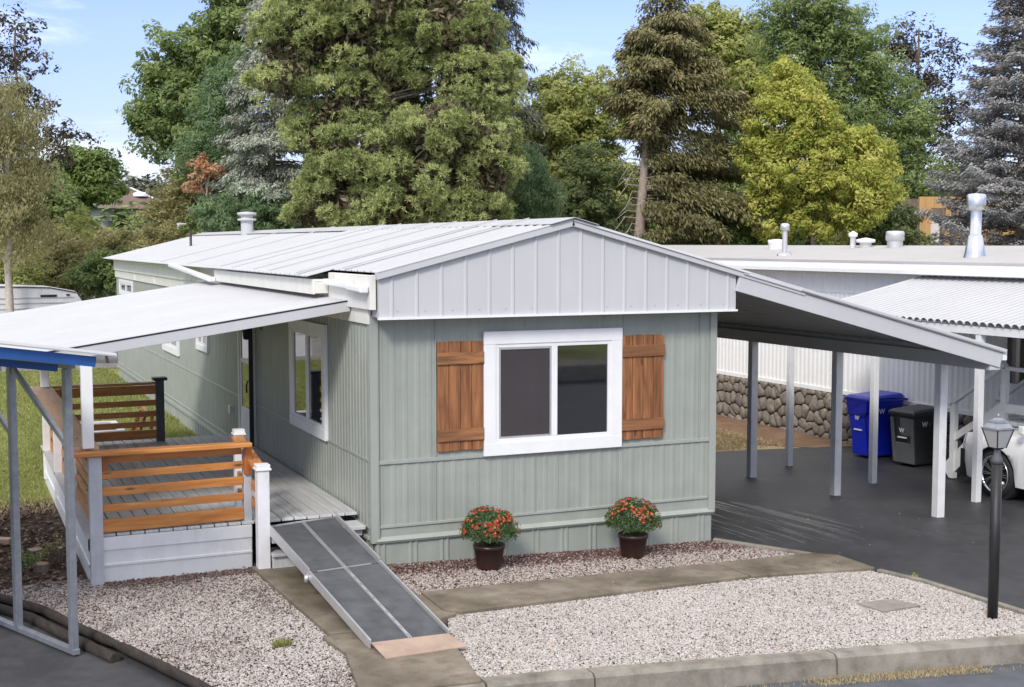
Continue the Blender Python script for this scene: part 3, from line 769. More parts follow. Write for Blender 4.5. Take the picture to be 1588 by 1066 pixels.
# ------------------------------------------------------------------ patio cover on the left
pc = thing('patio_cover', 'low-pitched white metal patio cover above the deck beside the front door', 'patio cover', (-2.8, .5, 0))
def aw(x): return 2.80+x*.147
da = Vector((-1, 0, -.147)).normalized(); na = Vector((-.147*1, 0, 1)).normalized(); na = Vector((-.1455, 0, .989))
b = MB(); b.ribbed((-.03, 8.2, aw(0)+.0), (0, -1, 0), da, na, 7.62, 3.55, .20, [(0, 0), (.1, .014), (.2, .014), (.3, 0)], .01)
b.build('roof_sheet', M['awnroof'], pc)
b = MB(); b.bar((-.06, .60, aw(-.06)-.065), (-3.5, .60, aw(-3.5)-.065), .05, .11); b.build('front_fascia', M['gable'], pc, bevel=.005)
b = MB(); b.bar((-.06, .585, aw(-.06)-.006), (-3.5, .585, aw(-3.5)-.006), .03, .014); b.build('gap_shade_strip', M['darkvoid'], pc)  # dark strip stands in for the shaded gap below the sheet edge
b = MB(); b.box(-2.86, -2.74, .62, 8.1, aw(-2.8)-.15, aw(-2.8)-.03); b.build('beam', M['white'], pc, bevel=.004)
b = MB(); b.box(-.09, -.03, .62, 8.1, aw(0)-.14, aw(0)-.02); b.build('ledger', M['white'], pc)
for y, zb in ((.47, 1.37), (6.2, 1.40)):
    b = MB(); b.box(-2.86, -2.75, y-.05, y+.05, zb, aw(-2.8)-.15); b.build('post', M['white'], pc, bevel=.005)

# ------------------------------------------------------------------ deck
dk = thing('deck', 'raised grey board deck with orange cedar railing and white lap skirting', 'deck', (-1.4, 3, 0))
DX0, DX1, DY0, DY1, DZ = -2.80, -.04, .42, 6.42, .5
b = MB(); wd = .140
k = 0; x = DX1
while x-wd > DX0-.02:
    b.box(x-wd+.006, x-.006, DY0, DY1+.3, DZ-.03, DZ); x -= wd
b.build('decking', M['deck'], dk, bevel=.004)
b = MB()
def lap(P0, U, N, W, H=.46, z0=.015):
    """profiled lap skirting boards"""
    P0, U, N = map(Vector, (P0, U, N)); pf = [(z0-.05, 0), (z0, 0), (.17, .004), (.175, .018), (.195, .018), (.20, .004), (.335, .006), (.34, .022), (DZ-.035, .022), (DZ-.03, 0)]
    vs = [P0+U*t+N*h+Vector((0, 0, z)) for t in (0, W) for z, h in pf]; n = len(pf)
    b.add(vs, [(i, i+1, n+i+1, n+i) for i in range(n-1)])
lap((-2.72, DY0-.01, 0), (1, 0, 0), (0, -1, 0), 1.52); lap((-2.81, DY0, 0), (0, 1, 0), (-1, 0, 0), 6.1); lap((-1.42, DY0-.013, 0), (1, 0, 0), (0, -1, 0), .03)
b.build('skirting', M['offwhite'], dk)
b = MB(); b.box(-2.85, -2.72, DY0-.05, DY1+.3, DZ-.028, DZ+.006); b.build('edge_board', M['greypost'], dk)
def rail_post(x, y, z0, z1, m='greypost', s=.105, cap=None):
    b = MB(); b.box(x-s/2, x+s/2, y-s/2, y+s/2, z0, z1); p = b.build('post', M[m], dk, bevel=.006)
    if cap:
        c = MB(); t = .018
        c.box(x-s/2-t, x+s/2+t, y-s/2-t, y+s/2+t, z1, z1+.022); c.box(x-s/2-.008, x+s/2+.008, y-s/2-.008, y+s/2+.008, z1+.022, z1+.045)
        c.box(x-s/2-t*.5, x+s/2+t*.5, y-s/2-t*.5, y+s/2+t*.5, z1+.045, z1+.06)
        c.build('cap', M[cap], p, bevel=.004)
rail_post(-2.755, .40, -.05, 1.295, 'greypost', .125)
rail_post(-1.22, .50, .0, 1.25, 'greypost', .085)
rail_post(-1.12, .23, -.03, 1.07, 'trimgrey', .125, 'white')
rail_post(-1.17, 1.12, DZ, 1.32, 'white', .10, 'white')
for y in (2.4, 4.3, 6.2): rail_post(-2.80, y, .1, 1.33, 'trimgrey', .10)
rail_post(-1.20, 6.46, DZ-.1, 1.40, 'darkpost', .115)
b = MB(); b.box(-1.30, -1.10, 6.36, 6.56, 1.40, 1.445); b.build('cap', M['black'], dk.children[-1], bevel=.004)
# rails
zr = [(1.06, 1.135), (.885, .975), (.725, .80), (.52, .65)]
def rail(a, c, z0, z1, m, th=.036, nm='rail'):
    b = MB(); zc = (z0+z1)/2; b.bar((a[0], a[1], zc), (c[0], c[1], zc), th, z1-z0); return b.build(nm, M[m], dk, bevel=.004)
for z0, z1 in zr:
    rail((-2.69, .40), (-1.265, .47), z0, z1, 'cedar')
rail((-2.66, .50), (-1.27, .53), 1.20, 1.285, 'cedar')
rail((-2.70, .47), (-2.70, 6.3), 1.19, 1.29, 'cedary')
for z0, z1 in zr: rail((-2.745, .47), (-2.745, 6.3), z0, z1, 'cedary')
for z0, z1 in [(1.20, 1.33), (1.03, 1.115), (.87, .955), (.72, .80), (.545, .675)]:
    rail((-2.75, 6.42), (-1.25, 6.46), z0, z1, 'cedar')
for z0, z1 in [(.86, .96), (.68, .77)]: rail((-1.165, .28), (-1.185, 1.07), z0-.03, z1-.03, 'cedary')
b = MB(); b.box(-2.98, -1.20, .30, .46, 1.30, 1.345); b.build('cap_board', M['cedar'], dk, bevel=.008)
b = MB(); b.box(-2.985, -2.70, .462, 6.50, 1.345, 1.385); b.build('cap_board', M['cap'], dk, bevel=.006)
b = MB(); b.box(-2.695, -1.27, 6.37, 6.52, 1.345, 1.38); b.build('cap_board', M['cedar'], dk, bevel=.006)
b = MB(); b.bar((-1.15, .30, 1.10), (-1.20, 1.06, 1.30), .13, .04); b.build('handrail', M['cedary'], dk, bevel=.006)
b = MB(); b.box(-1.262, -1.18, .42, .458, 1.0, 1.30); b.build('rail_block', M['cedarz'], dk, bevel=.004)
b = MB(); b.box(-2.68, -2.63, .41, .45, 1.05, 1.30); b.build('rail_block', M['cedarz'], dk, bevel=.004)
# steps under the ramp
b = MB(); b.box(-1.06, -.05, .10, DY0-.004, .375, .415); b.box(-1.04, -.07, .16, DY0-.004, .30, .375); b.box(-1.04, -.07, .14, DY0-.004, -.02, .17); b.box(-1.05, -.05, .10, DY0-.004, .17, .205)
b.build('step', M['deck'], dk, bevel=.005)

# ------------------------------------------------------------------ wheelchair ramp
rp = thing('wheelchair_ramp', 'folding grey grit wheelchair ramp with aluminium rails leading up to the deck', 'ramp', (-.55, -3.1, 0))
T0, T1 = Vector((-1.055, .24, .455)), Vector((-.285, .44, .455))
B0, B1 = Vector((-.925, -2.80, .09)), Vector((-.235, -2.82, .09))
def rpt(u, v, dz=0):
    a = T0.lerp(B0, v); c = T1.lerp(B1, v); p = a.lerp(c, u); sag = -.0
    return (p.x, p.y, p.z+dz+sag)
def patch(u0, u1, v0, v1, th=.02, dz=0):
    b = MB(); vs = [rpt(u, v, dz) for u, v in ((u0, v0), (u1, v0), (u1, v1), (u0, v1))]+[rpt(u, v, dz-th) for u, v in ((u0, v0), (u1, v0), (u1, v1), (u0, v1))]
    b.add(vs, [(0, 1, 2, 3), (7, 6, 5, 4), (0, 4, 5, 1), (1, 5, 6, 2), (2, 6, 7, 3), (3, 7, 4, 0)]); return b
for u0, u1 in ((.02, .485), (.515, .98)):
    for v0, v1 in ((.0, .445), (.452, 1)):
        patch(u0, u1, v0, v1).build('ramp_panel', M['grit'], rp)
def rbar(u, v0, v1, wd, ht, dz, nm='side_rail', m='alu'):
    b = MB(); b.bar(rpt(u, v0, dz), rpt(u, v1, dz), wd, ht); return b.build(nm, M[m], rp, bevel=.003)
rbar(0, 0, .447, .018, .11, -.01); rbar(0, .452, 1.0, .018, .09, -.015); rbar(1, -.02, .447, .018, .09, .01); rbar(1, .452, 1.0, .018, .07, .0)
rbar(.487, 0, 1, .010, .02, .006, 'centre_hinge'); rbar(.513, 0, 1, .010, .02, .006, 'centre_hinge')
for k in range(9):
    v = .50+k*.055; b = MB(); b.bar(rpt(.5, v, .004), rpt(.5, v+.03, .004), .022, .014); b.build('hinge_knuckle', M['alu'], rp)
b = MB(); b.bar(rpt(.12, .448, .005), rpt(.88, .448, .005), .012, .01); b.build('fold_seam', M['alu'], rp)
b = MB(); b.bar(rpt(.02, -.008, .003), rpt(.98, -.008, .003), .05, .008); b.build('top_lip', M['alu'], rp)
for u in (0,): 
    b = MB(); p = rpt(-.02, .45, -.05); b.tube([(p[0]-.012, p[1], p[2]+.035), (p[0]-.012, p[1], p[2]-.03)], .022, 10); b.build('carry_handle', M['alu'], rp)
b = MB()
e0, e1 = Vector((-.90, -3.13, .056)), Vector((-.18, -3.10, .056)); c0, c1 = Vector(rpt(.01, 1.0, .004)), Vector(rpt(.99, 1.0, .004))
vs = [c0, c1, e1, e0]; vs = [tuple(v) for v in vs]+[(v[0], v[1], v[2]-.01) for v in vs]
b.add(vs, [(0, 1, 2, 3), (7, 6, 5, 4), (0, 4, 5, 1), (1, 5, 6, 2), (2, 6, 7, 3), (3, 7, 4, 0)])
b.build('landing_plate', M['rampend'], rp)

# ------------------------------------------------------------------ blue edged carport at the left
mc = thing('metal_carport', 'galvanised tube carport with blue fascia over the left side driveway', 'carport', (-3.16, -1.58, -.08))
P0 = Vector((-3.16, -1.58, -.07)); dv = Vector((-.405, .914, 0)).normalized(); uv = Vector((-dv.y, dv.x, 0)); 
if uv.x > 0: uv = -uv
Zp = Vector((0, 0, 1))
def mc_pt(u, v, z): return P0+uv*u+dv*v+Zp*(z+.07)
sl_ = .16
for v in (0, .97, 1.94, 2.9, 3.9):
    b = MB(); b.bar(mc_pt(0, v, -.06), mc_pt(0, v, 2.36), .062, .062, up=uv); b.build('leg', M['galv'], mc, bevel=.004)
for v in (0, .97, 1.94, 2.9, 3.9):
    b = MB(); b.bar(mc_pt(4.8, v, -.06), mc_pt(4.8, v, 2.36), .062, .062, up=uv); b.build('leg', M['galv'], mc, bevel=.004)
for v in (0, .97, 1.94):
    b = MB(); b.bar(mc_pt(0.0, v, 1.70), mc_pt(.0, v+.92, 2.30), .04, .04, up=uv); b.build('brace', M['galv'], mc, bevel=.003)
b = MB(); b.bar(mc_pt(0, -.05, -.045), mc_pt(0, 4.0, -.045), .06, .045); b.build('base_rail', M['galv'], mc, bevel=.003)
b = MB(); b.bar(mc_pt(4.8, -.05, -.045), mc_pt(4.8, 4.0, -.045), .06, .045); b.build('base_rail', M['galv'], mc, bevel=.003)
for u_ in (-.02, 4.82):
    b = MB(); b.bar(mc_pt(u_, -.05, 2.385), mc_pt(u_, 4.1, 2.385), .07, .05); b.build('top_rail', M['galv'], mc)
def arch(v, z0, th, hh, u0, u1, n=2):
    pts = [(u0, z0), (2.4, z0+(2.4-u0)*sl_), (u1, z0)]
    b = MB()
    for (ua, za), (ub, zb) in zip(pts, pts[1:]): b.bar(mc_pt(ua, v, za), mc_pt(ub, v, zb), th, hh)
    return b
arch(-.30, 2.43, .03, .085, -.09, 4.9).build('blue_fascia', M['blue'], mc)
arch(-.02, 2.375, .05, .06, .10, 4.7).build('blue_fascia', M['blue'], mc)
b = MB()
for (ua, za), (ub, zb) in zip([(-.26, 2.475), (2.4, 2.475+2.66*sl_)], [(2.4, 2.475+2.66*sl_), (5.06, 2.475)]):
    d_ = mc_pt(ub, 0, zb)-mc_pt(ua, 0, za); LL = d_.length; d_.normalize(); nn = d_.cross(dv); nn = nn if nn.z > 0 else -nn
    b.ribbed(mc_pt(ua, -.36, za), dv, d_, nn, 4.5, LL, .25, [(0, 0), (.1, .02), (.2, .02), (.3, 0)], .012)
b.build('roof_sheet', M['roof'], mc)

# ------------------------------------------------------------------ potted chrysanthemums
def mum(x, y, label, seed, h=.30, fr=.5, bias=(0.3, 0)):
    r = np.random.default_rng(seed)
    z = float(g(x, y))
    t = thing('potted_chrysanthemum', label, 'potted plant', (x, y, z), 'potted chrysanthemums on the gravel')
    b = MB(); b._lathe((x, y, z), [(.0, .0), (.125, 0), (.13, .015), (.160, .22), (.170, .222), (.173, .258), (.163, .262), (.15, .24), (.0, .235)], 28, 0, True)
    b.build('pot', M['pot'], t, bevel=0)
    b = MB(); b._lathe((x, y, z), [(.15, .238), (0.08, .245), (0, .246)], 20, 0, True); b.build('soil', M['soil'], t)
    n = 5200
    d = unit(r.normal(size=(n, 3))); d[:, 2] = np.abs(d[:, 2]*1.1)-.28; d = unit(d)
    rad = .30*(1+.10*np.sin(d[:, 0]*9+seed)*np.cos(d[:, 1]*8+2*d[:, 2]))*r.uniform(.72, 1.04, n)
    C = np.array([x, y, z+.40])+d*rad[:, None]*np.array([1.0, 1.0, .82])
    a = unit(d*.5+r.normal(size=(n, 3))*.7)*r.uniform(.009, .018, n)[:, None]; bb = unit(np.cross(a, d+r.normal(size=(n, 3))*.5))*r.uniform(.004, .008, n)[:, None]
    cards('foliage', C, a, bb, np.clip(r.normal(.5, .25, n), 0, 1), M['mumleaf'], t)
    b = MB()
    for k in range(26):
        q = unit(r.normal(size=(3,))); q[2] = abs(q[2])*.8+.05; b.tube([(x+q[0]*.03, y+q[1]*.03, z+.23), (x+q[0]*.15, y+q[1]*.15, z+.34+.1*q[2]), (x+q[0]*.24, y+q[1]*.24, z+.40+.2*q[2])], [.005, .004, .002], 5, cap=False)
    b.build('stems', M['mumleaf'], t)
    # blossoms: rosettes of small petals on top and on one side
    nb = 210; Cs = []; As = []; Bs = []; Ts = []; cnt = 0
    while cnt < nb:
        q = unit(r.normal(size=3)); 
        if q[2] < -.05 or r.random() > fr+.9*q[2]+bias[0]*q[0]-.15*0: continue
        if math.sin(q[0]*5+seed)*math.cos(q[1]*4+q[2]*3+seed) < -.12: continue
        c = np.array([x, y, z+.40])+q*np.array([.305, .305, .25])*r.uniform(.97, 1.05)
        t0 = np.clip(r.normal(.5, .25), 0, 1); s = r.uniform(.009, .0165)
        e1 = unit(np.cross(q, [0.3, .2, 1])); e2 = np.cross(q, e1)
        for k in range(11):
            an = k*2.4; rr = s*(.4+.6*k/11); dd = e1*math.cos(an)+e2*math.sin(an)+q*(.8-.6*k/11)
            dd = unit(dd); Cs.append(c+dd*rr); As.append(dd*s*.75); Bs.append(unit(np.cross(dd, q))*s*.36); Ts.append(t0+r.normal()*.1)
        cnt += 1
    cards('blossoms', np.array(Cs), np.array(As), np.array(Bs), np.clip(Ts, 0, 1), M['mumflower'], t)
mum(1.13, -.47, 'potted orange chrysanthemum with many blossoms, standing below the left shutter', 3, fr=.55, bias=(.1, 0))
mum(2.88, -.45, 'potted orange chrysanthemum with fewer blossoms, standing near the right shutter', 8, fr=.12, bias=(.25, 0))

# ------------------------------------------------------------------ lamp post
lx, ly = 4.965, -3.71; lz = float(g(lx, ly))
lp = thing('lamp_post', 'short black lamp post with four-sided lantern in the front gravel corner', 'street lamp', (lx, ly, lz))
b = MB(); b.tube([(lx, ly, lz-.1), (lx, ly, lz+1.50)], .048, 20); b.build('pole', M['iron'], lp)
b = MB(); b._lathe((lx, ly, lz+1.49), [(.0, .0), (.052, 0), (.053, .03), (.05, .045), (.034, .08), (.028, .12), (.032, .14), (0, .15)], 18, 0, True); b.build('collar', M['darkpost'], lp)
def frust(b, z0, z1, r0, r1, m=0):
    vs = [(lx+sx*r, ly+sy*r, lz+z) for z, r in ((z0, r0), (z1, r1)) for sx, sy in ((-1, -1), (1, -1), (1, 1), (-1, 1))]
    b.add(vs, [(0, 1, 5, 4), (1, 2, 6, 5), (2, 3, 7, 6), (3, 0, 4, 7), (3, 2, 1, 0), (4, 5, 6, 7)], m)
rz45 = lambda o: o
b = MB(); frust(b, 1.645, 1.82, .052, .098); b.build('lantern_glass', M['lampglass'], lp)
b = MB()
for sx, sy in ((-1, -1), (1, -1), (1, 1), (-1, 1)): b.bar((lx+sx*.054, ly+sy*.054, lz+1.64), (lx+sx*.101, ly+sy*.101, lz+1.825), .011, .011)
frust(b, 1.625, 1.645, .03, .052); b.build('lantern_frame', M['black'], lp)
b = MB(); frust(b, 1.82, 1.832, .110, .110); frust(b, 1.833, 1.875, .097, .068); frust(b, 1.876, 1.90, .064, .058); frust(b, 1.901, 1.92, .046, .026)
b._lathe((lx, ly, lz+1.915), [(.012, 0), (.009, .02), (.016, .03), (.008, .045), (0, .05)], 10, 0, True); b.build('lantern_roof', M['galv'], lp, bevel=.003)
b = MB(); b.tube([(lx+.05, ly-.01, lz+.0), (lx+.052, ly-.012, lz+1.3)], .004, 5); b._lathe((lx+.052, ly-.02, lz+1.28), [(0, 0), (.018, .005), (.018, .03), (0, .035)], 8, 0, True); b.build('cable', M['alu'], lp)
b = MB(); b.box(0, 0, 0, 0, 0, 0) if False else None
hb = grown_sheet('utility_lid', [(3.98, -2.95), (4.42, -2.93), (4.54, -3.20), (4.03, -3.27)], .028, M['hatch'], .005)
props(hb, 'flat square concrete utility lid lying in the pale front gravel', 'utility lid')

# ------------------------------------------------------------------ neighbour's home on the right
NX = 12.2
nh = thing('neighbour_home', 'long low white ribbed mobile home with beige flat roof on stone foundation', 'house', (NX, 8, -.5))
b = MB()
b.ribbed((NX, 22, .50), (0, -1, 0), (0, 0, 1), (-1, 0, 0), 23, 2.36, .14, [(0, 0), (.2, .012), (.5, .012), (.7, 0)])
b.build('siding', M['nwhite'], nh)
b = MB(); b.box(NX+.015, NX+4.4, -1, 22, -.6, 2.9); b.build('wall', M['nwhite'], nh)
b = MB(); b.box(NX-.03, NX, -1, 22, .42, .50); b.box(NX-.022, NX, -1, 22, 1.28, 1.31); b.box(NX-.022, NX, -1, 22, 2.43, 2.46); b.build('siding_trim', M['nwhite'], nh)
b = MB(); b.box(NX-.30, NX-.02, -1.2, 22.2, 2.84, 2.86); b.box(NX-.32, NX-.29, -1.2, 22.2, 2.86, 3.07); b.bar((NX-.37, -1.2, 2.89), (NX-.37, 22.2, 2.89), .09, .07); b.build('eave_trim', M['white'], nh)
b = MB()
b.add([(NX-.33, -1.2, 3.08), (NX-.33, 22.2, 3.08), (NX+2.2, 22.2, 3.36), (NX+2.2, -1.2, 3.36), (NX+4.7, 22.2, 3.08), (NX+4.7, -1.2, 3.08), (NX-.33, -1.2, 3.04), (NX-.33, 22.2, 3.04), (NX+4.7, 22.2, 3.04), (NX+4.7, -1.2, 3.04)],
      [(0, 1, 2, 3), (3, 2, 4, 5), (0, 6, 7, 1), (5, 4, 8, 9), (0, 3, 5, 9, 6), (1, 7, 8, 4, 2)])
b.build('roof', M['roofn'], nh)
# stone foundation
def stone_wall():
    r = np.random.default_rng(5); b = MB(); b.box(NX-.02, NX+.01, 4, 22, -.62, .42, 1); tint = []
    me_t = [0]*6
    sp = .235; seeds = []
    for i in range(int(18/sp)):
        for j in range(-1, 5): seeds.append((4+sp*(i+.5*(j % 2))+r.uniform(-.10, .10), -.58+.25*j+r.uniform(-.09, .09)))
    for (cy_, cz_) in seeds:
        poly = [(max(4, cy_-.5), -.62), (min(22, cy_+.5), -.62), (min(22, cy_+.5), .42), (max(4, cy_-.5), .42)]
        for (qy, qz) in seeds:
            if (qy, qz) == (cy_, cz_) or abs(qy-cy_) > .9: continue
            my, mz, ny, nz = (qy+cy_)/2, (qz+cz_)/2, qy-cy_, qz-cz_; o = []
            for i in range(len(poly)):
                p, q = poly[i-1], poly[i]; dp_ = (p[0]-my)*ny+(p[1]-mz)*nz; dq = (q[0]-my)*ny+(q[1]-mz)*nz
                if (dp_ <= 0) != (dq <= 0): t = dp_/(dp_-dq); o.append((p[0]+(q[0]-p[0])*t, p[1]+(q[1]-p[1])*t))
                if dq <= 0: o.append(q)
            poly = o
            if len(poly) < 3: break
        if len(poly) < 3: continue
        # subdivide and round the outline
        for _ in range(2):
            o = []
            for i in range(len(poly)):
                p, q = poly[i-1], poly[i]; o += [(p[0]*.78+q[0]*.22, p[1]*.78+q[1]*.22), (p[0]*.22+q[0]*.78, p[1]*.22+q[1]*.78)]
            poly = o
        n = len(poly); cyy = sum(p[0] for p in poly)/n; czz = sum(p[1] for p in poly)/n; t_ = r.uniform(0, 1); dd_ = r.uniform(.03, .07); ring = []
        for f_, dx in ((.93, 0), (.90, .5), (.70, .95)):
            ring += [(NX-.02-dd_*dx-r.uniform(0, .006), cyy+(p[0]-cyy)*f_, czz+(p[1]-czz)*f_) for p in poly]
        ring.append((NX-.02-dd_, cyy, czz))
        fs = [(k*n+i, k*n+(i+1) % n, (k+1)*n+(i+1) % n, (k+1)*n+i) for k in range(2) for i in range(n)]+[(2*n+i, 2*n+(i+1) % n, 3*n) for i in range(n)]
        b.add(ring, fs, 0, True); me_t += [t_]*len(fs)
    o = b.build('stone_foundation', [M['rock'], M['mortar']], nh)
    a = o.data.attributes.new('tint', 'FLOAT', 'FACE'); a.data.foreach_set('value', np.array(me_t, np.float32))
stone_wall()
w_, q_ = window(nh, 'left', 2.2, 3.55, .95, 2.02, NX-.012, .09, split=False)
# roof vents
def vent(px, py, D, prof, m, nm='roof_vent', seg=18):
    p = at(px, py, D); b = MB(); b._lathe(p, prof, seg, 0, True); return b.build(nm, M[m], nh)
NV = NX+.6
def nroof(x): return 3.08+(x-NX+.33)*.111
flue((NX+.35, 10.21, nroof(NX+.35)), .055, .52, [(.055, .53), (.095, .53), (.10, .65), (.06, .68), (0, .68)], 'alu', 'roof_vent', nh)
b = MB(); b._lathe((NX+.35, 10.21, nroof(NX+.35)), [(.17, -.03), (.16, .02), (.06, .06)], 16, 0, True); b.build('vent_flashing', M['steel'], nh)
flue((NX+.5, 4.77, nroof(NX+.5)), .13, .34, [(.10, .35), (.10, .80), (.10, .82), (.16, .82), (.165, .83), (.165, 1.08), (.14, 1.10), (0, 1.12)], 'steel', 'flue', nh)
b = MB(); b._lathe((NX+.5, 4.77, nroof(NX+.5)), [(.20, -.02), (.18, .06), (.125, .36), (.10, .38)], 20, 0, True); b.build('flue_cone', M['steel'], nh)
flue((NX+1.9, 8.52, nroof(NX+1.9)), .16, .12, [(.16, .13), (.19, .14), (.19, .30), (.17, .33), (0, .34)], 'alu', 'roof_vent', nh)
flue((NX+1.9, 9.45, nroof(NX+1.9)), .12, .08, [(.20, .10), (.20, .16), (.1, .18), (.0, .2)], 'white', 'roof_vent', nh)
flue((NX+1.8, 9.75, nroof(NX+1.8)), .06, .22, [(.09, .23), (.1, .3), (.0, .36)], 'white', 'roof_vent', nh)
flue((NX+1.5, 12.1, nroof(NX+1.5)), .20, .12, [(.21, .13), (.21, .2), (.0, .22)], 'white', 'roof_vent', nh)
# neighbour awning
na_ = thing('corrugated_awning', 'white corrugated awning over the neighbouring driveway on slim white posts', 'awning', (9.6, 2, -.4))
b = MB()
wv = [(0, -.03), (.10, .0), (.28, .022), (.5, .03), (.72, .022), (.90, .0)]
a0 = Vector((NX-.1, 5.45, 2.80)); dA = Vector((9.55-NX+.1, 0, 2.25-2.80)); LA = dA.length; dA.normalize(); nA = Vector((-.205, 0, .979)); nA = dA.cross(Vector((0, -1, 0))); nA = nA if nA.z > 0 else -nA
b.ribbed(a0, (0, -1, 0), dA, nA, 7.4, LA, .152, wv, .005)
b.build('corrugated_sheet', M['awnroof'], na_)
for k in range(1, 48):
    q = a0+Vector((0, -.152*(k+.62), 0))+nA*(.026); b = MB(); b.bar(q, q+dA*LA*.997, .016, .008, up=nA); b.build('lap_seam', M['under'], na_)
b = MB(); b.box(9.60, 9.70, -1.9, 5.3, 2.09, 2.205); b.build('eave_beam', M['offwhite'], na_)
for x, y in ((9.66, 1.42), (9.60, 3.64), (9.55, 5.82), (9.66, -1.2)):
    b = MB(); b.box(x-.05, x+.05, y-.05, y+.05, float(g(x, y))-.05, 2.10); b.build('post', M['trimgrey'], na_, bevel=.005)
b = MB(); b.box(9.50, 9.62, 5.2, 5.95, 2.09, 2.19); b.build('eave_beam', M['offwhite'], na_)

# neighbour's entry stairs
st = thing('entry_stairs', 'pale painted wooden entry stairs with handrails against the neighbouring home', 'stairs', (11.3, 3, -.5))
zg = float(g(11.2, 3))
def stair():
    z1 = .62
    for i in range(4):
        y = 3.42-.28*i; z = zg+.28*(i+1)
        b = MB(); b.box(11.02, 11.95, y-.30, y, z-.04, z); b.build('tread', M['trimgrey'], st, bevel=.004)
    for x in (11.0, 11.97):
        b = MB(); b.bar((x, 3.50, zg+.08), (x, 2.28, zg+1.22), .04, .24); b.build('stringer', M['trimgrey'], st)
        b = MB(); b.box(x-.045, x+.045, 3.30, 3.39, zg, .80); b.build('newel_post', M['trimgrey'], st)
        b = MB(); b.box(x-.045, x+.045, 2.22, 2.31, zg, 1.46); b.build('newel_post', M['trimgrey'], st)
        b = MB(); b.bar((x, 3.44, .76), (x, 2.26, 1.52), .09, .05); b.build('handrail', M['trimgrey'], st)
        b = MB(); b.bar((x, 3.36, .22), (x, 2.26, .90), .035, .11); b.build('mid_rail', M['trimgrey'], st)
    b = MB(); b.box(10.95, 12.15, .3, 2.30, .60, .66); b.build('landing', M['trimgrey'], st)
    b = MB(); b.box(10.96, 11.05, .3, 2.24, 1.44, 1.50); b.build('handrail', M['trimgrey'], st)
    b = MB(); b.box(10.98, 11.02, .3, 2.24, .78, .92); b.build('mid_rail', M['trimgrey'], st)
    b = MB(); b.box(10.98, 11.10, .3, .40, zg, 1.46); b.build('newel_post', M['trimgrey'], st)
stair()

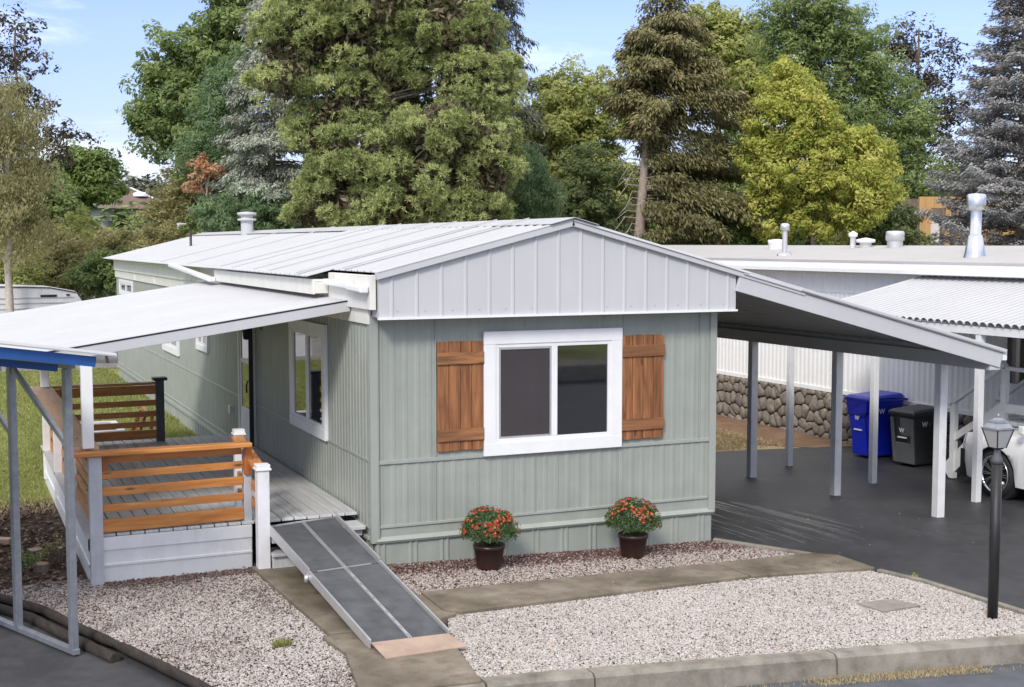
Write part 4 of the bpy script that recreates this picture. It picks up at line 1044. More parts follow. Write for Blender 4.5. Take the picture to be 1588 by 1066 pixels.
# ------------------------------------------------------------------ wheelie bins
def text_mesh(s, size, mat, name, parent, loc, rot):
    c = bpy.data.curves.new(name, 'FONT'); c.body = s; c.size = size; c.extrude = .001; c.align_x = 'CENTER'; c.offset = size*.02
    o = bpy.data.objects.new(name, c); col.objects.link(o)
    bpy.context.view_layer.update()
    me = bpy.data.meshes.new_from_object(o.evaluated_get(bpy.context.evaluated_depsgraph_get()))
    bpy.data.objects.remove(o)
    me.materials.clear(); me.materials.append(mat)
    q = bpy.data.objects.new(name, me); col.objects.link(q); q.parent = parent; q.location = loc; q.rotation_euler = rot
    return q
def bin_(label, x, y, rz, W, Dp, H, mat, mat2, grey=False):
    z = float(g(x, y))
    t = thing('wheelie_bin', label, 'rubbish bin', (0, 0, 0), 'wheelie bins by the stone wall')
    ORG[t.name] = Vector((0, 0, 0))
    h0 = H-.10
    b = MB()   # tapered body, front face is -y
    lv = [(.03, .76, .72), (.25, .80, .76), (h0*.62, .90, .90), (h0, 1.0, 1.0)]
    vs = []
    for zz, fx, fy in lv: vs += [(sx*W/2*fx, (sy*Dp/2*fy), zz) for sx, sy in ((-1, -1), (1, -1), (1, 1), (-1, 1))]
    fs = [(4*i+a, 4*i+(a+1) % 4, 4*i+4+(a+1) % 4, 4*i+4+a) for i in range(len(lv)-1) for a in range(4)]+[(3, 2, 1, 0)]
    b.add(vs, fs); b.build('body', mat, t, bevel=.03)
    b = MB()   # front panel relief
    fy = lambda zz: -Dp/2*(.74+.26*zz/h0)-.012
    if grey:
        for sx in (-1, 1): b.bar((sx*W*.36, fy(.1)-.01, .06), (sx*W*.40, fy(h0*.9)-.01, h0*.93), .07, .03, up=(0, 1, 0))
        b.bar((0, fy(.1)-.005, .06), (0, fy(.4)-.005, .42), W*.62, .03, up=(0, 1, 0))
        b.bar((.06, fy(.45)-.0, .55), (.06, fy(.8), .86), W*.40, .02, up=(0, 1, 0))
    else:
        b.bar((0, fy(.1), .05), (0, fy(h0*.72), h0*.70), W*.62, .03, up=(0, 1, 0))
        b.add([(-W*.44, fy(h0)-.03, h0-.01), (W*.44, fy(h0)-.03, h0-.01), (W*.44, fy(h0)-.03, h0-.20), (W*.30, fy(h0*.7)-.02, h0-.30), (-W*.44, fy(h0*.7)-.02, h0-.27), (-W*.44, 0, h0-.02), (W*.44, 0, h0-.02)],
              [(0, 1, 2, 3, 4), (0, 4, 5), (1, 6, 2)])
    b.build('front_panel', mat2, t, bevel=.008)
    b = MB(); b.box(-W/2-.025, W/2+.025, -Dp/2-.03, Dp/2+.03, h0-.015, h0+.035); b.build('rim', mat, t, bevel=.01)
    b = MB(); vs = [(-W/2-.03, -Dp/2-.05, h0+.04), (W/2+.03, -Dp/2-.05, h0+.04), (W/2+.03, Dp/2+.02, h0+.05), (-W/2-.03, Dp/2+.02, h0+.05),
                    (-W/2+.04, -Dp/2+.02, h0+.085), (W/2-.04, -Dp/2+.02, h0+.085), (W/2-.04, Dp/2-.03, h0+.125), (-W/2+.04, Dp/2-.03, h0+.125)]
    b.add(vs, [(0, 1, 5, 4), (1, 2, 6, 5), (2, 3, 7, 6), (3, 0, 4, 7), (4, 5, 6, 7), (3, 2, 1, 0)]); b.build('lid', mat, t, bevel=.02)
    b = MB(); b.tube([(-W/2, Dp/2+.09, h0+.01), (W/2, Dp/2+.09, h0+.01)], .016, 10)
    for sx in (-1, 1): b.box(sx*W*.42-.02, sx*W*.42+.02, Dp/2-.01, Dp/2+.10, h0-.02, h0+.02)
    b.build('handle', mat, t)
    for sx in (-1, 1):
        b = MB(); b.tube([(sx*(W/2-.045), Dp*.36, .13), (sx*(W/2+.005), Dp*.36, .13)], .13, 24); b.build('wheel', M['rubber'], t)
    b = MB(); b.bar((-.09, fy(.52)-.035, .52), (.11, fy(.52)-.035, .52), .02, .022); b.build('lift_bar', M['label'], t)
    text_mesh('W', .13, M['label'], 'logo', t, (W*.5*.95+.008, -.10, h0*.78), (math.pi/2, 0, math.pi/2))
    text_mesh('M', .10, mat2 if not grey else M['bingrey2'], 'logo', t, (W*.5*.95+.008, .03, h0*.78), (math.pi/2, 0, math.pi/2))
    text_mesh('W', .11, M['label'], 'logo', t, (0, fy(h0*.72)-.03, h0*.66), (math.pi/2, 0, 0))
    t.location = (x, y, z); t.rotation_euler = (0, 0, rz)
    return t
bin_('tall blue wheelie bin with pocketed front beside the stone foundation', 11.62, 6.05, R(-88), .62, .82, 1.16, M['binblue'], M['binblue'])
bin_('shorter charcoal wheelie bin with lighter grey front panel', 11.66, 4.98, R(-84), .58, .70, 1.02, M['bingrey'], M['bingrey2'], True)

# ------------------------------------------------------------------ loose stone, bark, grass (uncountable)
def scatter_stones(name, poly, n, mat, smin, smax, seed, dz=0.0, tintf=None, flat=.6, avoid=()):
    r = np.random.default_rng(seed); P = np.array(poly); lo, hi = P.min(0), P.max(0)
    pts = r.uniform(lo, hi, (n*4, 2)); pts = pts[inside(poly, pts[:, 0], pts[:, 1])][:n]
    for av in avoid: pts = pts[~inside(av, pts[:, 0], pts[:, 1])]
    n = len(pts); z = np.array(g(pts[:, 0], pts[:, 1]))+dz
    base = np.array([(1, 0, 0), (0, 1, 0), (-1, 0, 0), (0, -1, 0), (.3, .2, 1), (0, 0, -1)], float)
    F = [(0, 1, 4), (1, 2, 4), (2, 3, 4), (3, 0, 4), (1, 0, 5), (2, 1, 5), (3, 2, 5), (0, 3, 5)]
    s = r.uniform(smin, smax, (n, 1, 1))*r.uniform(.65, 1.25, (n, 1, 3)); s[:, :, 2] *= flat
    V = base[None]*s*r.uniform(.75, 1.2, (n, 6, 1))
    # random yaw and tilt
    a = r.uniform(0, 6.283, n); tl = r.normal(0, .35, n)
    c, q = np.cos(tl)[:, None], np.sin(tl)[:, None]
    x, y_, zz = V[..., 0], V[..., 1]*c-V[..., 2]*q, V[..., 1]*q+V[..., 2]*c
    c, q = np.cos(a)[:, None], np.sin(a)[:, None]
    V = np.stack([x*c-y_*q, x*q+y_*c, zz], -1)
    V += np.stack([pts[:, 0], pts[:, 1], z+smax*.15], -1)[:, None]
    me = bpy.data.meshes.new(name); nf = len(F)
    me.vertices.add(n*6); me.vertices.foreach_set('co', V.astype(np.float32).ravel())
    idx = (np.array(F)[None]+np.arange(n)[:, None, None]*6).astype(np.int32).ravel()
    me.loops.add(len(idx)); me.loops.foreach_set('vertex_index', idx)
    me.polygons.add(n*nf); me.polygons.foreach_set('loop_start', np.arange(0, len(idx), 3, dtype=np.int32)); me.polygons.foreach_set('loop_total', np.full(n*nf, 3, np.int32))
    t = r.uniform(0, 1, n) if tintf is None else tintf(r, pts)
    at_ = me.attributes.new('tint', 'FLOAT', 'FACE'); at_.data.foreach_set('value', np.repeat(np.clip(t, 0, 1), nf).astype(np.float32))
    me.materials.append(mat); me.update(calc_edges=True)
    o = bpy.data.objects.new(name, me); col.objects.link(o); o['kind'] = 'stuff'; return o
POTS = [[(1.13+.14*math.cos(k), -.47+.14*math.sin(k)) for k in range(6)], [(2.88+.14*math.cos(k), -.45+.14*math.sin(k)) for k in range(6)]]
LID = [[(3.99, -2.96), (4.41, -2.94), (4.53, -3.19), (4.04, -3.26)]]
def gl(x): return 0
def tint_gravel(r, p):
    m = .5+.5*np.sin(p[:, 0]*1.7+1)*np.sin(p[:, 1]*2.1+.5)
    return r.beta(2.2, 1.5, len(p)) - .25*m*(r.random(len(p)) < .35)
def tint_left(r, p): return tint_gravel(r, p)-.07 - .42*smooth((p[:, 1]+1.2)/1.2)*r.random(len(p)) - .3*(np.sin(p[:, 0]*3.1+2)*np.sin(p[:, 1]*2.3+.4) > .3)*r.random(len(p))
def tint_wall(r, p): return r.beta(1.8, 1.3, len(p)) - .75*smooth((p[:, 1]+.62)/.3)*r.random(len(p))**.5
scatter_stones('front_gravel', GRAV_F, 80000, M['stones'], .007, .0185, 1, tintf=tint_gravel, avoid=LID)
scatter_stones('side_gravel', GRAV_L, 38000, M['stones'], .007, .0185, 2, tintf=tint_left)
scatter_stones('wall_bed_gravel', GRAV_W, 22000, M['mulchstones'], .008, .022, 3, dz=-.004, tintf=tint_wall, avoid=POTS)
scatter_stones('bark_litter', [(-9, 1.3), (-4.4, 1.0), (-3.6, .4), (-2.85, .55), (-2.85, 5.2), (-9, 5.4)], 9000, M['chips'], .012, .045, 4, flat=.25)
scatter_stones('leaf_litter', [(-2.7, .15), (-1.2, .2), (-1.2, .4), (-2.7, .4)], 700, M['mulchstones'], .01, .02, 6, dz=.01, tintf=lambda r, p: r.uniform(0, .4, len(p)))
def blades(name, poly, n, mat, h, seed, wid=.004, dz=0, dens=None, kind='stuff'):
    r = np.random.default_rng(seed); P = np.array(poly); pts = r.uniform(P.min(0), P.max(0), (n*3, 2))
    pts = pts[inside(poly, pts[:, 0], pts[:, 1])]
    if dens is not None: pts = pts[r.random(len(pts)) < dens(pts)]
    pts = pts[:n]; n = len(pts); z = np.array(g(pts[:, 0], pts[:, 1]))+dz
    hh = r.uniform(.5, 1.2, n)*h; d = np.stack([r.normal(0, .45, n), r.normal(0, .45, n), np.ones(n)], -1)
    A = unit(d)*hh[:, None]/2; C = np.stack([pts[:, 0], pts[:, 1], z], -1)+A
    an = r.uniform(0, 3.1416, n); B = np.stack([np.cos(an), np.sin(an), 0*an], -1)*wid*r.uniform(.7, 1.4, n)[:, None]
    o = cards(name, C, A, B, np.clip(r.normal(.5, .25, n), 0, 1), mat); o['kind'] = kind; return o
def patchy(p): return .5+.5*(.5+.5*np.sin(p[:, 0]*1.3+np.sin(p[:, 1]*.9))*np.cos(p[:, 1]*.8+1))
blades('lawn_grass', [(-9, 5.0), (-2.85, 4.9), (-2.85, 12), (-9, 12)], 60000, M['grass'], .06, 21, .006, dens=patchy)
blades('lawn_grass', [(-2.85, 6.7), (-.05, 6.7), (-.05, 12), (-2.85, 12)], 22000, M['grass'], .07, 28, .008, dens=patchy)
blades('lawn_grass', [(-9, 12), (.0, 12), (.0, 23.5), (-9, 23.5)], 70000, M['grass'], .08, 22, .012, dens=patchy)
blades('lawn_edge_grass', [(-9, 4.2), (-2.85, 4.2), (-2.85, 5.3), (-9, 5.3)], 5000, M['drygrass'], .05, 23, .006, dens=patchy)
blades('dry_verge_grass', [(4.4, 8.0), (10.8, 7.6), (11.0, 17), (4.4, 17)], 34000, M['drygrass'], .07, 24, .012)
blades('kerb_pine_needles', [(.3, kl(.3)-.20), (5.4, kl(5.4)-.26), (5.4, kl(5.4)-.05), (.3, kl(.3)-.05)], 9000, M['drygrass'], .035, 25, .003, dz=-.168, dens=lambda p: .12+.88*(np.sin(p[:, 0]*2.1+1) > -.2))
blades('grass_tuft', [(-1.62, -2.36), (-1.48, -2.36), (-1.48, -2.27), (-1.62, -2.27)], 320, M['grass'], .07, 26, .004)

# ------------------------------------------------------------------ trees
def ellip(r, n, c, rad, shell=.55):
    d = unit(r.normal(size=(n, 3))); q = r.uniform(shell**3, 1, n)**(1/3)
    return np.array(c)+d*q[:, None]*np.array(rad), d
def lobes_px(L, D, seed, depth=.9):
    """lobes given where they stand: (px, py, rx, ry[, dD]) at distance D"""
    r = np.random.default_rng(seed); o = []
    for q in L:
        dD = q[4] if len(q) > 4 else r.uniform(-.6, .6)
        d = D+dD; c = at(q[0], q[1], d); o.append((c, (q[2]*d/FPX, (q[2]+q[3])*.5*d/FPX*depth, q[3]*d/FPX)))
    return o
def trunk(t, base, top, r0, mat, lobes, seed, nlimb=14, name='trunk', wob=.25, extra=None, r1=.25):
    r = random.Random(seed); b = MB(); base, top = Vector(base), Vector(top); n = 9; pts = []
    for i in range(n+1):
        f = i/n; p = base.lerp(top, f); w_ = wob*math.sin(f*3.1)
        pts.append(p+Vector((r.uniform(-1, 1)*w_*.5, r.uniform(-1, 1)*w_*.5, 0)))
    b.tube(pts, [r0*(1-f*(1-r1))*(1.25 if i == 0 else 1) for i, f in enumerate([k/n for k in range(n+1)])], 10)
    for k in range(nlimb):
        c, rad = lobes[k % len(lobes)]
        e = Vector(c)+Vector((r.uniform(-.6, .6)*rad[0], r.uniform(-.6, .6)*rad[1], r.uniform(-.5, .7)*rad[2]))
        zt = min(max(e.z-r.uniform(.6, 1.6)*abs(e.x-base.x)*.6-.5, base.z+.25*(top.z-base.z)), top.z-.2)
        f = (zt-base.z)/(top.z-base.z); s = pts[max(0, min(n, int(f*n)))]
        m = s.lerp(e, .5)+Vector((r.uniform(-.3, .3), r.uniform(-.3, .3), r.uniform(.0, .5)))
        rr = r0*.35*(1-f*.5)
        b.tube([s, s.lerp(m, .5)+Vector((0, 0, -.05)), m, m.lerp(e, .5)+Vector((0, 0, .1)), e], [rr, rr*.8, rr*.55, rr*.35, rr*.12], 6, cap=False)
    return b.build(name, M[mat] if isinstance(mat, str) else mat, t)
def leafy(name, label, cat, lobes, mat, n, leaf, seed, base_z=-.8, trunk_r=.22, bark='bark', clump=.5, gaps=.25, group=None,
          fill=.25, droop=0.0, aspect=.55, top=True, dx=0, crown='crown', parent=None, nlimb=14):
    r = np.random.default_rng(seed)
    cen = np.array([c for c, _ in lobes]); rads = np.array([q for _, q in lobes])
    bx, by = cen[:, 0].mean()+dx, cen[:, 1].mean()
    loc = (float(bx), float(by), base_z)
    t = parent or thing(name, label, cat, loc, group)
    area = rads[:, 0]*rads[:, 2]+rads[:, 1]*rads[:, 2]; pr = area/area.sum()
    # clump centres on lobe shells
    nc = max(8, int(4.2*sum(4*math.pi*((q[0]*q[1])**1.6+(q[0]*q[2])**1.6+(q[1]*q[2])**1.6)**(1/1.6)/3**(1/1.6) for _, q in lobes)/(clump*clump*4)))
    li = r.choice(len(lobes), nc, p=pr); d = unit(r.normal(size=(nc, 3)))
    q = 1-np.abs(r.normal(0, .13, nc)); q[r.random(nc) < fill] = r.uniform(.2, .9, (r.random(nc) < fill).sum())[:1]
    deep = r.random(nc) < fill; q = np.where(deep, r.uniform(.25, .9, nc), q)
    lump = 1+.16*np.sin(d[:, 0]*5+li*1.7)*np.cos(d[:, 2]*6+li)+.08*np.sin(d[:, 1]*11+li)
    cc = cen[li]+d*(q*lump)[:, None]*rads[li]
    # natural gaps
    gap = np.sin(cc[:, 0]*1.9+seed)*np.sin(cc[:, 1]*1.7)*np.sin(cc[:, 2]*2.3+seed*.7)
    keep = (gap > -1+gaps*1.2) | (r.random(nc) < .25)
    cc, d = cc[keep], d[keep]; nc = len(cc)
    cr_ = clump*r.uniform(.5, 1.25, nc); ct = np.clip(r.normal(.5, .17, nc), .05, .95)
    ci = r.integers(0, nc, n)
    dd = unit(r.normal(size=(n, 3))); rr = r.uniform(.35, 1, n)**.6
    off = dd*(cr_[ci]*rr)[:, None]*np.array([1, 1, .62]); sp_ = (r.random(nc) < .45)*r.uniform(.4, 1.5, nc); off += unit(d[ci]+np.array([0, 0, .35]))*(sp_[ci]*cr_[ci]*(1-rr)*1.9)[:, None]; off[:, 2] -= droop*r.random(n)*cr_[ci]*2
    C = cc[ci]+off
    nrm = unit(dd*.6+d[ci]*.35+np.array([0, 0, .55])+r.normal(size=(n, 3))*.45)
    a = unit(np.cross(nrm, r.normal(size=(n, 3)))); 
    if droop: a = unit(a+np.array([0, 0, -1.4*min(1, droop*2)]))
    bb = unit(np.cross(nrm, a)); s = leaf*(.45+.95*r.random(n)**1.5)
    o = cards(crown, C, a*s[:, None]*.5*1.25, bb*(s*.5*aspect)[:, None], np.clip(ct[ci]+r.normal(0, .13, n), 0, 1), M[mat], t)
    if trunk_r:
        tz = cen[:, 2].max()+rads[np.argmax(cen[:, 2]), 2]*.4 if top else cen[:, 2].mean()
        tc_ = cen[np.argmax(cen[:, 2])]
        trunk(t, (bx, by, base_z-.2), (bx*.6+tc_[0]*.4, by*.6+tc_[1]*.4, tz), trunk_r, bark, lobes, seed, nlimb)
    return t
def spruce(name, label, cat, apex, base, zlow, rmax, mat, n, seed, bark='barkgrey', droop=.35, asym=None, card=(.17, .045), power=.8, whorl=.34, ragged=.25, trunk_r=.2, group=None, hang=.5, jit=.05):
    """layered conifer: whorls of boughs, each bough a flat drooping spray of needles"""
    r = np.random.default_rng(seed); apex, base = np.array(apex, float), np.array(base, float)
    t = thing(name, label, cat, tuple(base), group); H = apex[2]-base[2]
    boughs = []; z = zlow
    while z < apex[2]-.15:
        f = (apex[2]-z)/(apex[2]-zlow); Lb = rmax*min(1, f**power*1.02)+.12; nb = int(6+5*f)
        a0 = r.uniform(0, 6.283)
        for k in range(nb):
            an = a0+k*6.283/nb+r.normal(0, .22); Lk = Lb*(1-ragged+ragged*1.5*r.random())
            if asym: Lk *= asym(an, z)
            if Lk > .16: boughs.append((z+r.normal(0, whorl*.55), an, Lk))
        z += whorl*(.7+.6*r.random())*(.55+.45*f)
    b = MB(); 
    tp = [base+(apex-base)*k/8 for k in range(9)]; b.tube(tp, [trunk_r*(1-.93*k/8) for k in range(9)], 10)
    w_ = np.array([q[2]**1.5 for q in boughs]); w_ /= w_.sum(); cnt = r.multinomial(n, w_)
    Cs, As, Bs, Ts = [], [], [], []
    for (z, an, Lk), m in zip(boughs, cnt):
        f = (z-base[2])/H; s = base+(apex-base)*f
        out_ = np.array([math.cos(an), math.sin(an), 0]); side = np.array([-out_[1], out_[0], 0])
        up0 = r.uniform(.05, .3); dr_ = droop*r.uniform(.7, 1.3)
        P = lambda u: s+out_*Lk*u+np.array([0, 0, 1])*Lk*(up0*u-dr_*u*u+.10*u**4)
        b.tube([P(0), P(.35), P(.7), P(.95)], [.035*min(1, Lk), .026*min(1, Lk), .015, .006], 5, cap=False)
        if m == 0: continue
        u = r.uniform(.12, 1, m)**.75; wdt = Lk*.30*(1.05-u)*1.2+.10
        v = r.choice([-1, 1], m)*r.random(m)**.7; cl = np.round(v*4)/4*.6+v*.4
        C = s+out_*(Lk*u)[:, None]+np.array([0, 0, 1])*(Lk*(up0*u-dr_*u*u+.1*u**4))[:, None]+side*(cl*wdt)[:, None]
        C = C+out_*(np.abs(cl)*wdt*.5)[:, None]
        hz = r.random(m); C[:, 2] -= hang*hz*hz*.5*np.minimum(.5, wdt+.1)+np.abs(cl)*wdt*.25
        C += r.normal(0, jit, (m, 3))
        A = unit(out_*.8+side*(np.sign(cl)*.7)[:, None]+np.array([0, 0, -1])*(hz*hang*1.8)[:, None]+r.normal(0, .3, (m, 3)))
        N_ = unit(np.array([0, 0, 1.0])+out_*.3+r.normal(0, .5, (m, 3))); Bv = unit(np.cross(A, N_))
        sc = r.uniform(.6, 1.25, m)
        Cs.append(C); As.append(A*(sc*card[0]*.5)[:, None]); Bs.append(Bv*(sc*card[1]*.5)[:, None])
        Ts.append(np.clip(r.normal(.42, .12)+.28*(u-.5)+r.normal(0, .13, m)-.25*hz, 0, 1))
    b.build('trunk', M[bark], t)
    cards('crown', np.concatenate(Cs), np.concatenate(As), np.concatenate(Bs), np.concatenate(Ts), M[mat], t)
    return t
def pine(name, label, lobes, mat, ntuft, needles, seed, base_z=-1, tuft=.17, trunk_r=.35):
    r = np.random.default_rng(seed); cen = np.array([c for c, _ in lobes]); rads = np.array([q for _, q in lobes])
    bx, by = cen[:, 0].mean(), cen[:, 1].mean(); t = thing(name, label, 'tree', (float(bx), float(by), base_z))
    pr = rads[:, 0]*rads[:, 2]; pr = pr/pr.sum()
    # boughs (sub-lobes) covered with needle tufts
    nbg = int(ntuft/26); li = r.choice(len(lobes), nbg, p=pr); d = unit(r.normal(size=(nbg, 3))); d[:, 2] = d[:, 2]*.8+.1; d = unit(d)
    vo = None; q = 1-np.abs(r.normal(0, .13, nbg)); cb = cen[li]+d*q[:, None]*rads[li]; nz = np.sin(cb[:, 0]*2.1+1)*np.sin(cb[:, 2]*2.3)+.6*np.sin(cb[:, 1]*2.7+cb[:, 2]*1.3); kp = nz > -.75; cb, d, nz, li = cb[kp], d[kp], nz[kp], li[kp]; nbg = len(cb); rb = r.uniform(.26, .50, nbg); tb = np.clip(r.normal(.5, .2, nbg), .05, .95)
    bi = r.integers(0, nbg, ntuft); dd = unit(r.normal(size=(ntuft, 3))+d[bi]*.55+np.array([0, 0, .35]))
    ct = cb[bi]+dd*(rb[bi]*r.uniform(.75, 1.05, ntuft))[:, None]*np.array([1, 1, .70])
    ax = unit(dd+np.array([0, 0, .5])); n = ntuft*needles; ti = np.repeat(np.arange(ntuft), needles)
    nd = unit(ax[ti]*.55+unit(r.normal(size=(n, 3)))*.95); ln = tuft*r.uniform(.6, 1.15, n)
    C = ct[ti]+nd*(ln*.5)[:, None]; A = nd*(ln*.5)[:, None]; Bv = unit(np.cross(nd, r.normal(size=(n, 3))))*.014
    tt = np.clip(tb[bi][ti]+np.repeat(r.normal(0, .10, ntuft)+.22*(dd*unit(d[bi]+np.array([0, 0, .6]))).sum(1), needles)+r.normal(0, .1, n), 0, 1)  # tint raised on outer, upper needles to paint in lit tips
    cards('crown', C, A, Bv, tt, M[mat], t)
    ni = 42000; l2 = r.choice(len(lobes), ni, p=pr); C2 = cen[l2]+unit(r.normal(size=(ni, 3)))*rads[l2]*(r.uniform(.1, .80, ni)**.7)[:, None]
    a2 = unit(r.normal(size=(ni, 3))); b2 = unit(np.cross(a2, r.normal(size=(ni, 3))))
    cards('inner_twigs', C2, a2*.13, b2*.05, r.random(ni), M['innertwig'], t)
    tk = trunk(t, (bx, by, base_z-.2), (cen[:, 0].mean(), cen[:, 1].mean(), cen[:, 2].max()), trunk_r, 'bark', lobes, seed, 0, wob=.1)
    b = MB(); rr = random.Random(seed)
    for k in range(0, nbg, 5):
        e = Vector(cb[k]); zt = max(base_z+1.5, e.z-.25*math.hypot(e.x-bx, e.y-by)-rr.uniform(0, .5)); s = Vector((bx, by, zt)); m = s.lerp(e, .55)+Vector((0, 0, -.15))
        b.tube([s, m, e], [.04, .022, .006], 5, cap=False)
    b.build('branches', M['barkgrey'], t)
    return t

# left edge
leafy('birch_tree', 'pale olive weeping birch with white trunk at the left edge of the lawn', 'tree',
      lobes_px([(15, 190, 45, 70), (30, 260, 50, 70), (5, 330, 45, 60), (45, 330, 35, 50), (-40, 220, 50, 110)], 40, 1), 'lf_birch', 44000, .10, 31, -1, .16, 'birch', .5, .5, droop=.55, aspect=.4, fill=.3)
leafy('sparse_tree', 'open tall tree with dark brownish sprigs against the sky at far left', 'tree',
      lobes_px([(10, 60, 50, 40), (20, 110, 55, 40), (60, 185, 50, 40), (95, 225, 50, 25), (-30, 120, 50, 90), (60, 240, 50, 35)], 47, 2), 'lf_sprig', 8500, .15, 32, -1, .12, 'bark', .40, .95, fill=.2, nlimb=40)
leafy('bright_green_tree', 'rounded bright green tree in the distance beside the brown roofed house', 'tree',
      lobes_px([(95, 280, 40, 34), (135, 272, 42, 32), (160, 285, 26, 28), (110, 310, 50, 25)], 70, 3), 'lf_bright', 26000, .24, 33, -1, .25, 'bark', .8, .25)
leafy('dark_green_tree', 'dark green tree standing behind the weeping birch', 'tree',
      lobes_px([(60, 285, 45, 35), (20, 300, 50, 50), (70, 320, 50, 30)], 64, 4), 'lf_mid', 20000, .22, 34, -1, .22, 'bark', .8, .2)
BUSH = [((40, 375, 62, 48), 47, 'lf_olive', 'olive rounded shrub below the weeping birch'), ((110, 368, 46, 36), 50, 'lf_lime', 'lighter yellow olive shrub below the distant brown roof'),
        ((105, 415, 60, 42), 45, 'lf_olive', 'low olive shrub right behind the white travel trailer'), ((185, 388, 50, 38), 48, 'lf_olive', 'olive brown shrub just below the brown roofed house'),
        ((165, 425, 48, 36), 44.5, 'lf_mid', 'dark low shrub at the corner fence beside the green home'), ((258, 352, 42, 46), 49, 'lf_olive', 'tall olive shrub right of the brown roofed house'),
        ((250, 395, 50, 45), 45, 'lf_olive', 'olive shrub rising over the far end of the white roof'), ((292, 300, 46, 58), 50, 'lf_olive', 'tallest olive shrub beside the rust coloured dead branch'),
        ((20, 430, 50, 30), 43.5, 'lf_lime', 'pale grassy shrub behind the trailer roof unit'), ((310, 370, 40, 32), 46, 'lf_mid', 'dark green shrub behind the thin black roof pipe')]
for i, (lb, D, m, lab) in enumerate(BUSH):
    q = lb; L_ = lobes_px([q, (q[0]-q[2]*.45, q[1]+q[3]*.3, q[2]*.6, q[3]*.6), (q[0]+q[2]*.5, q[1]+q[3]*.25, q[2]*.55, q[3]*.65)], D, 50+i)
    leafy('shrub', lab, 'shrub', L_, m, 15000, .105, 60+i, -1, .07, 'bark', .36, .35, group='olive shrubs behind the home', fill=.3, top=False, nlimb=9)
# left group
tb_ = leafy('broadleaf_tree', 'big dark broadleaf tree standing left of the pine, ragged against the sky', 'tree',
      lobes_px([(285, 95, 60, 52), (250, 150, 44, 50), (240, 200, 36, 34), (310, 170, 60, 60), (340, 70, 46, 50), (370, 20, 50, 60), (330, 230, 60, 50), (385, -40, 60, 50)], 49, 5), 'lf_mid', 62000, .17, 35, -1, .3, 'bark', .62, .35, fill=.3, nlimb=22)
leafy('locust_tree', 'feathery green locust tree in front of the big broadleaf tree at left', 'tree',
      lobes_px([(335, 170, 38, 52), (320, 235, 42, 34), (365, 125, 34, 40), (345, 280, 40, 36)], 46, 6), 'lf_teal', 30000, .12, 36, -1, .14, 'bark', .42, .4, aspect=.35, droop=.15)
leafy('shrub', 'shrub with rust brown dead foliage between the olive shrubs and the sumac', 'shrub',
      lobes_px([(312, 262, 14, 14), (304, 284, 15, 11), (328, 268, 12, 12), (345, 266, 12, 9)], 44.5, 7), 'lf_rust', 1500, .13, 37, -1, .05, 'dead', .3, .6, group='olive shrubs behind the home', top=False, nlimb=8)
leafy('sumac', 'bluish green feathery sumac bush behind the roof chimney', 'shrub',
      lobes_px([(345, 325, 42, 24), (395, 318, 44, 26), (375, 345, 60, 24), (430, 335, 30, 22)], 42, 8), 'lf_teal', 26000, .12, 38, -1, .06, 'bark', .3, .3, aspect=.32, droop=.2, top=False)
spruce('blue_spruce', 'silver green spruce half hidden behind the left side of the pine', 'tree', at(430, -120, 44), (*at(415, 430, 44)[:2], -1), at(0, 350, 44)[2], 2.3, 'nd_blue', 70000, 41, droop=.45, hang=.8, card=(.16, .05), trunk_r=.18)
spruce('dark_spruce', 'tall dark drooping spruce showing at the right shoulder of the pine', 'tree', at(745, -330, 46), (*at(745, 430, 46)[:2], -1), at(0, 330, 46)[2], 2.35, 'nd_dark', 60000, 42, droop=.55, hang=1.4, card=(.19, .05), trunk_r=.25, ragged=.4)
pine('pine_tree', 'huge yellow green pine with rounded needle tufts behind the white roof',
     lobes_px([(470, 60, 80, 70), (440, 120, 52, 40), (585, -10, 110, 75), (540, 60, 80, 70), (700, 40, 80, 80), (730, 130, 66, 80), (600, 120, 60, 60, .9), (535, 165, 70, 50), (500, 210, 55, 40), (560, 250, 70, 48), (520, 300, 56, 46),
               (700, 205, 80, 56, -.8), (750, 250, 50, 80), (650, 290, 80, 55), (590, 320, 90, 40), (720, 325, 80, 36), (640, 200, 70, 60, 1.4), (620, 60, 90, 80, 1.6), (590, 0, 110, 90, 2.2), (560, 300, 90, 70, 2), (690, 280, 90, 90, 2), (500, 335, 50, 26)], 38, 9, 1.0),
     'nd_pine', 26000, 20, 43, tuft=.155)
# middle
leafy('broadleaf_tree', 'yellowish green broadleaf tree between the pine and the brown spruce', 'tree',
      lobes_px([(880, 150, 52, 40), (850, 205, 50, 46), (900, 230, 60, 50), (935, 170, 50, 50), (860, 270, 60, 46), (940, 290, 60, 50)], 55, 10), 'lf_lime', 60000, .17, 44, -1, .24, 'bark', .55, .3)
leafy('willow_shrub', 'grey green drooping shrub at the foot of the pine right side', 'shrub',
      lobes_px([(815, 265, 34, 44), (835, 310, 40, 34), (800, 325, 34, 26)], 43, 11), 'lf_teal', 22000, .11, 45, -1, .07, 'bark', .34, .3, droop=.4, aspect=.3, top=False)
leafy('dark_tree', 'dark leafy tree filling the shade between pine and brown spruce', 'tree',
      lobes_px([(880, 320, 60, 44), (940, 340, 56, 36), (860, 360, 60, 24), (920, 270, 40, 40)], 49, 12), 'lf_dark', 40000, .13, 46, -1, .15, 'bark', .42, .3, top=False)
bt = spruce('brown_spruce', 'tall olive brown spruce with exposed leaning trunk behind the gable', 'tree', at(1022, -32, 42), (*at(975, 440, 42)[:2], -1), at(0, 375, 42)[2], 3.3, 'nd_brown', 105000, 47, droop=.38,
       asym=lambda an, z: (.78+.30*math.cos(an+.4)) if z > 7.0 else max(.03, 1.08*math.cos(an+.15)), jit=.10, power=.50, whorl=.44, hang=1.0, card=(.18, .055), trunk_r=.27, ragged=.75)
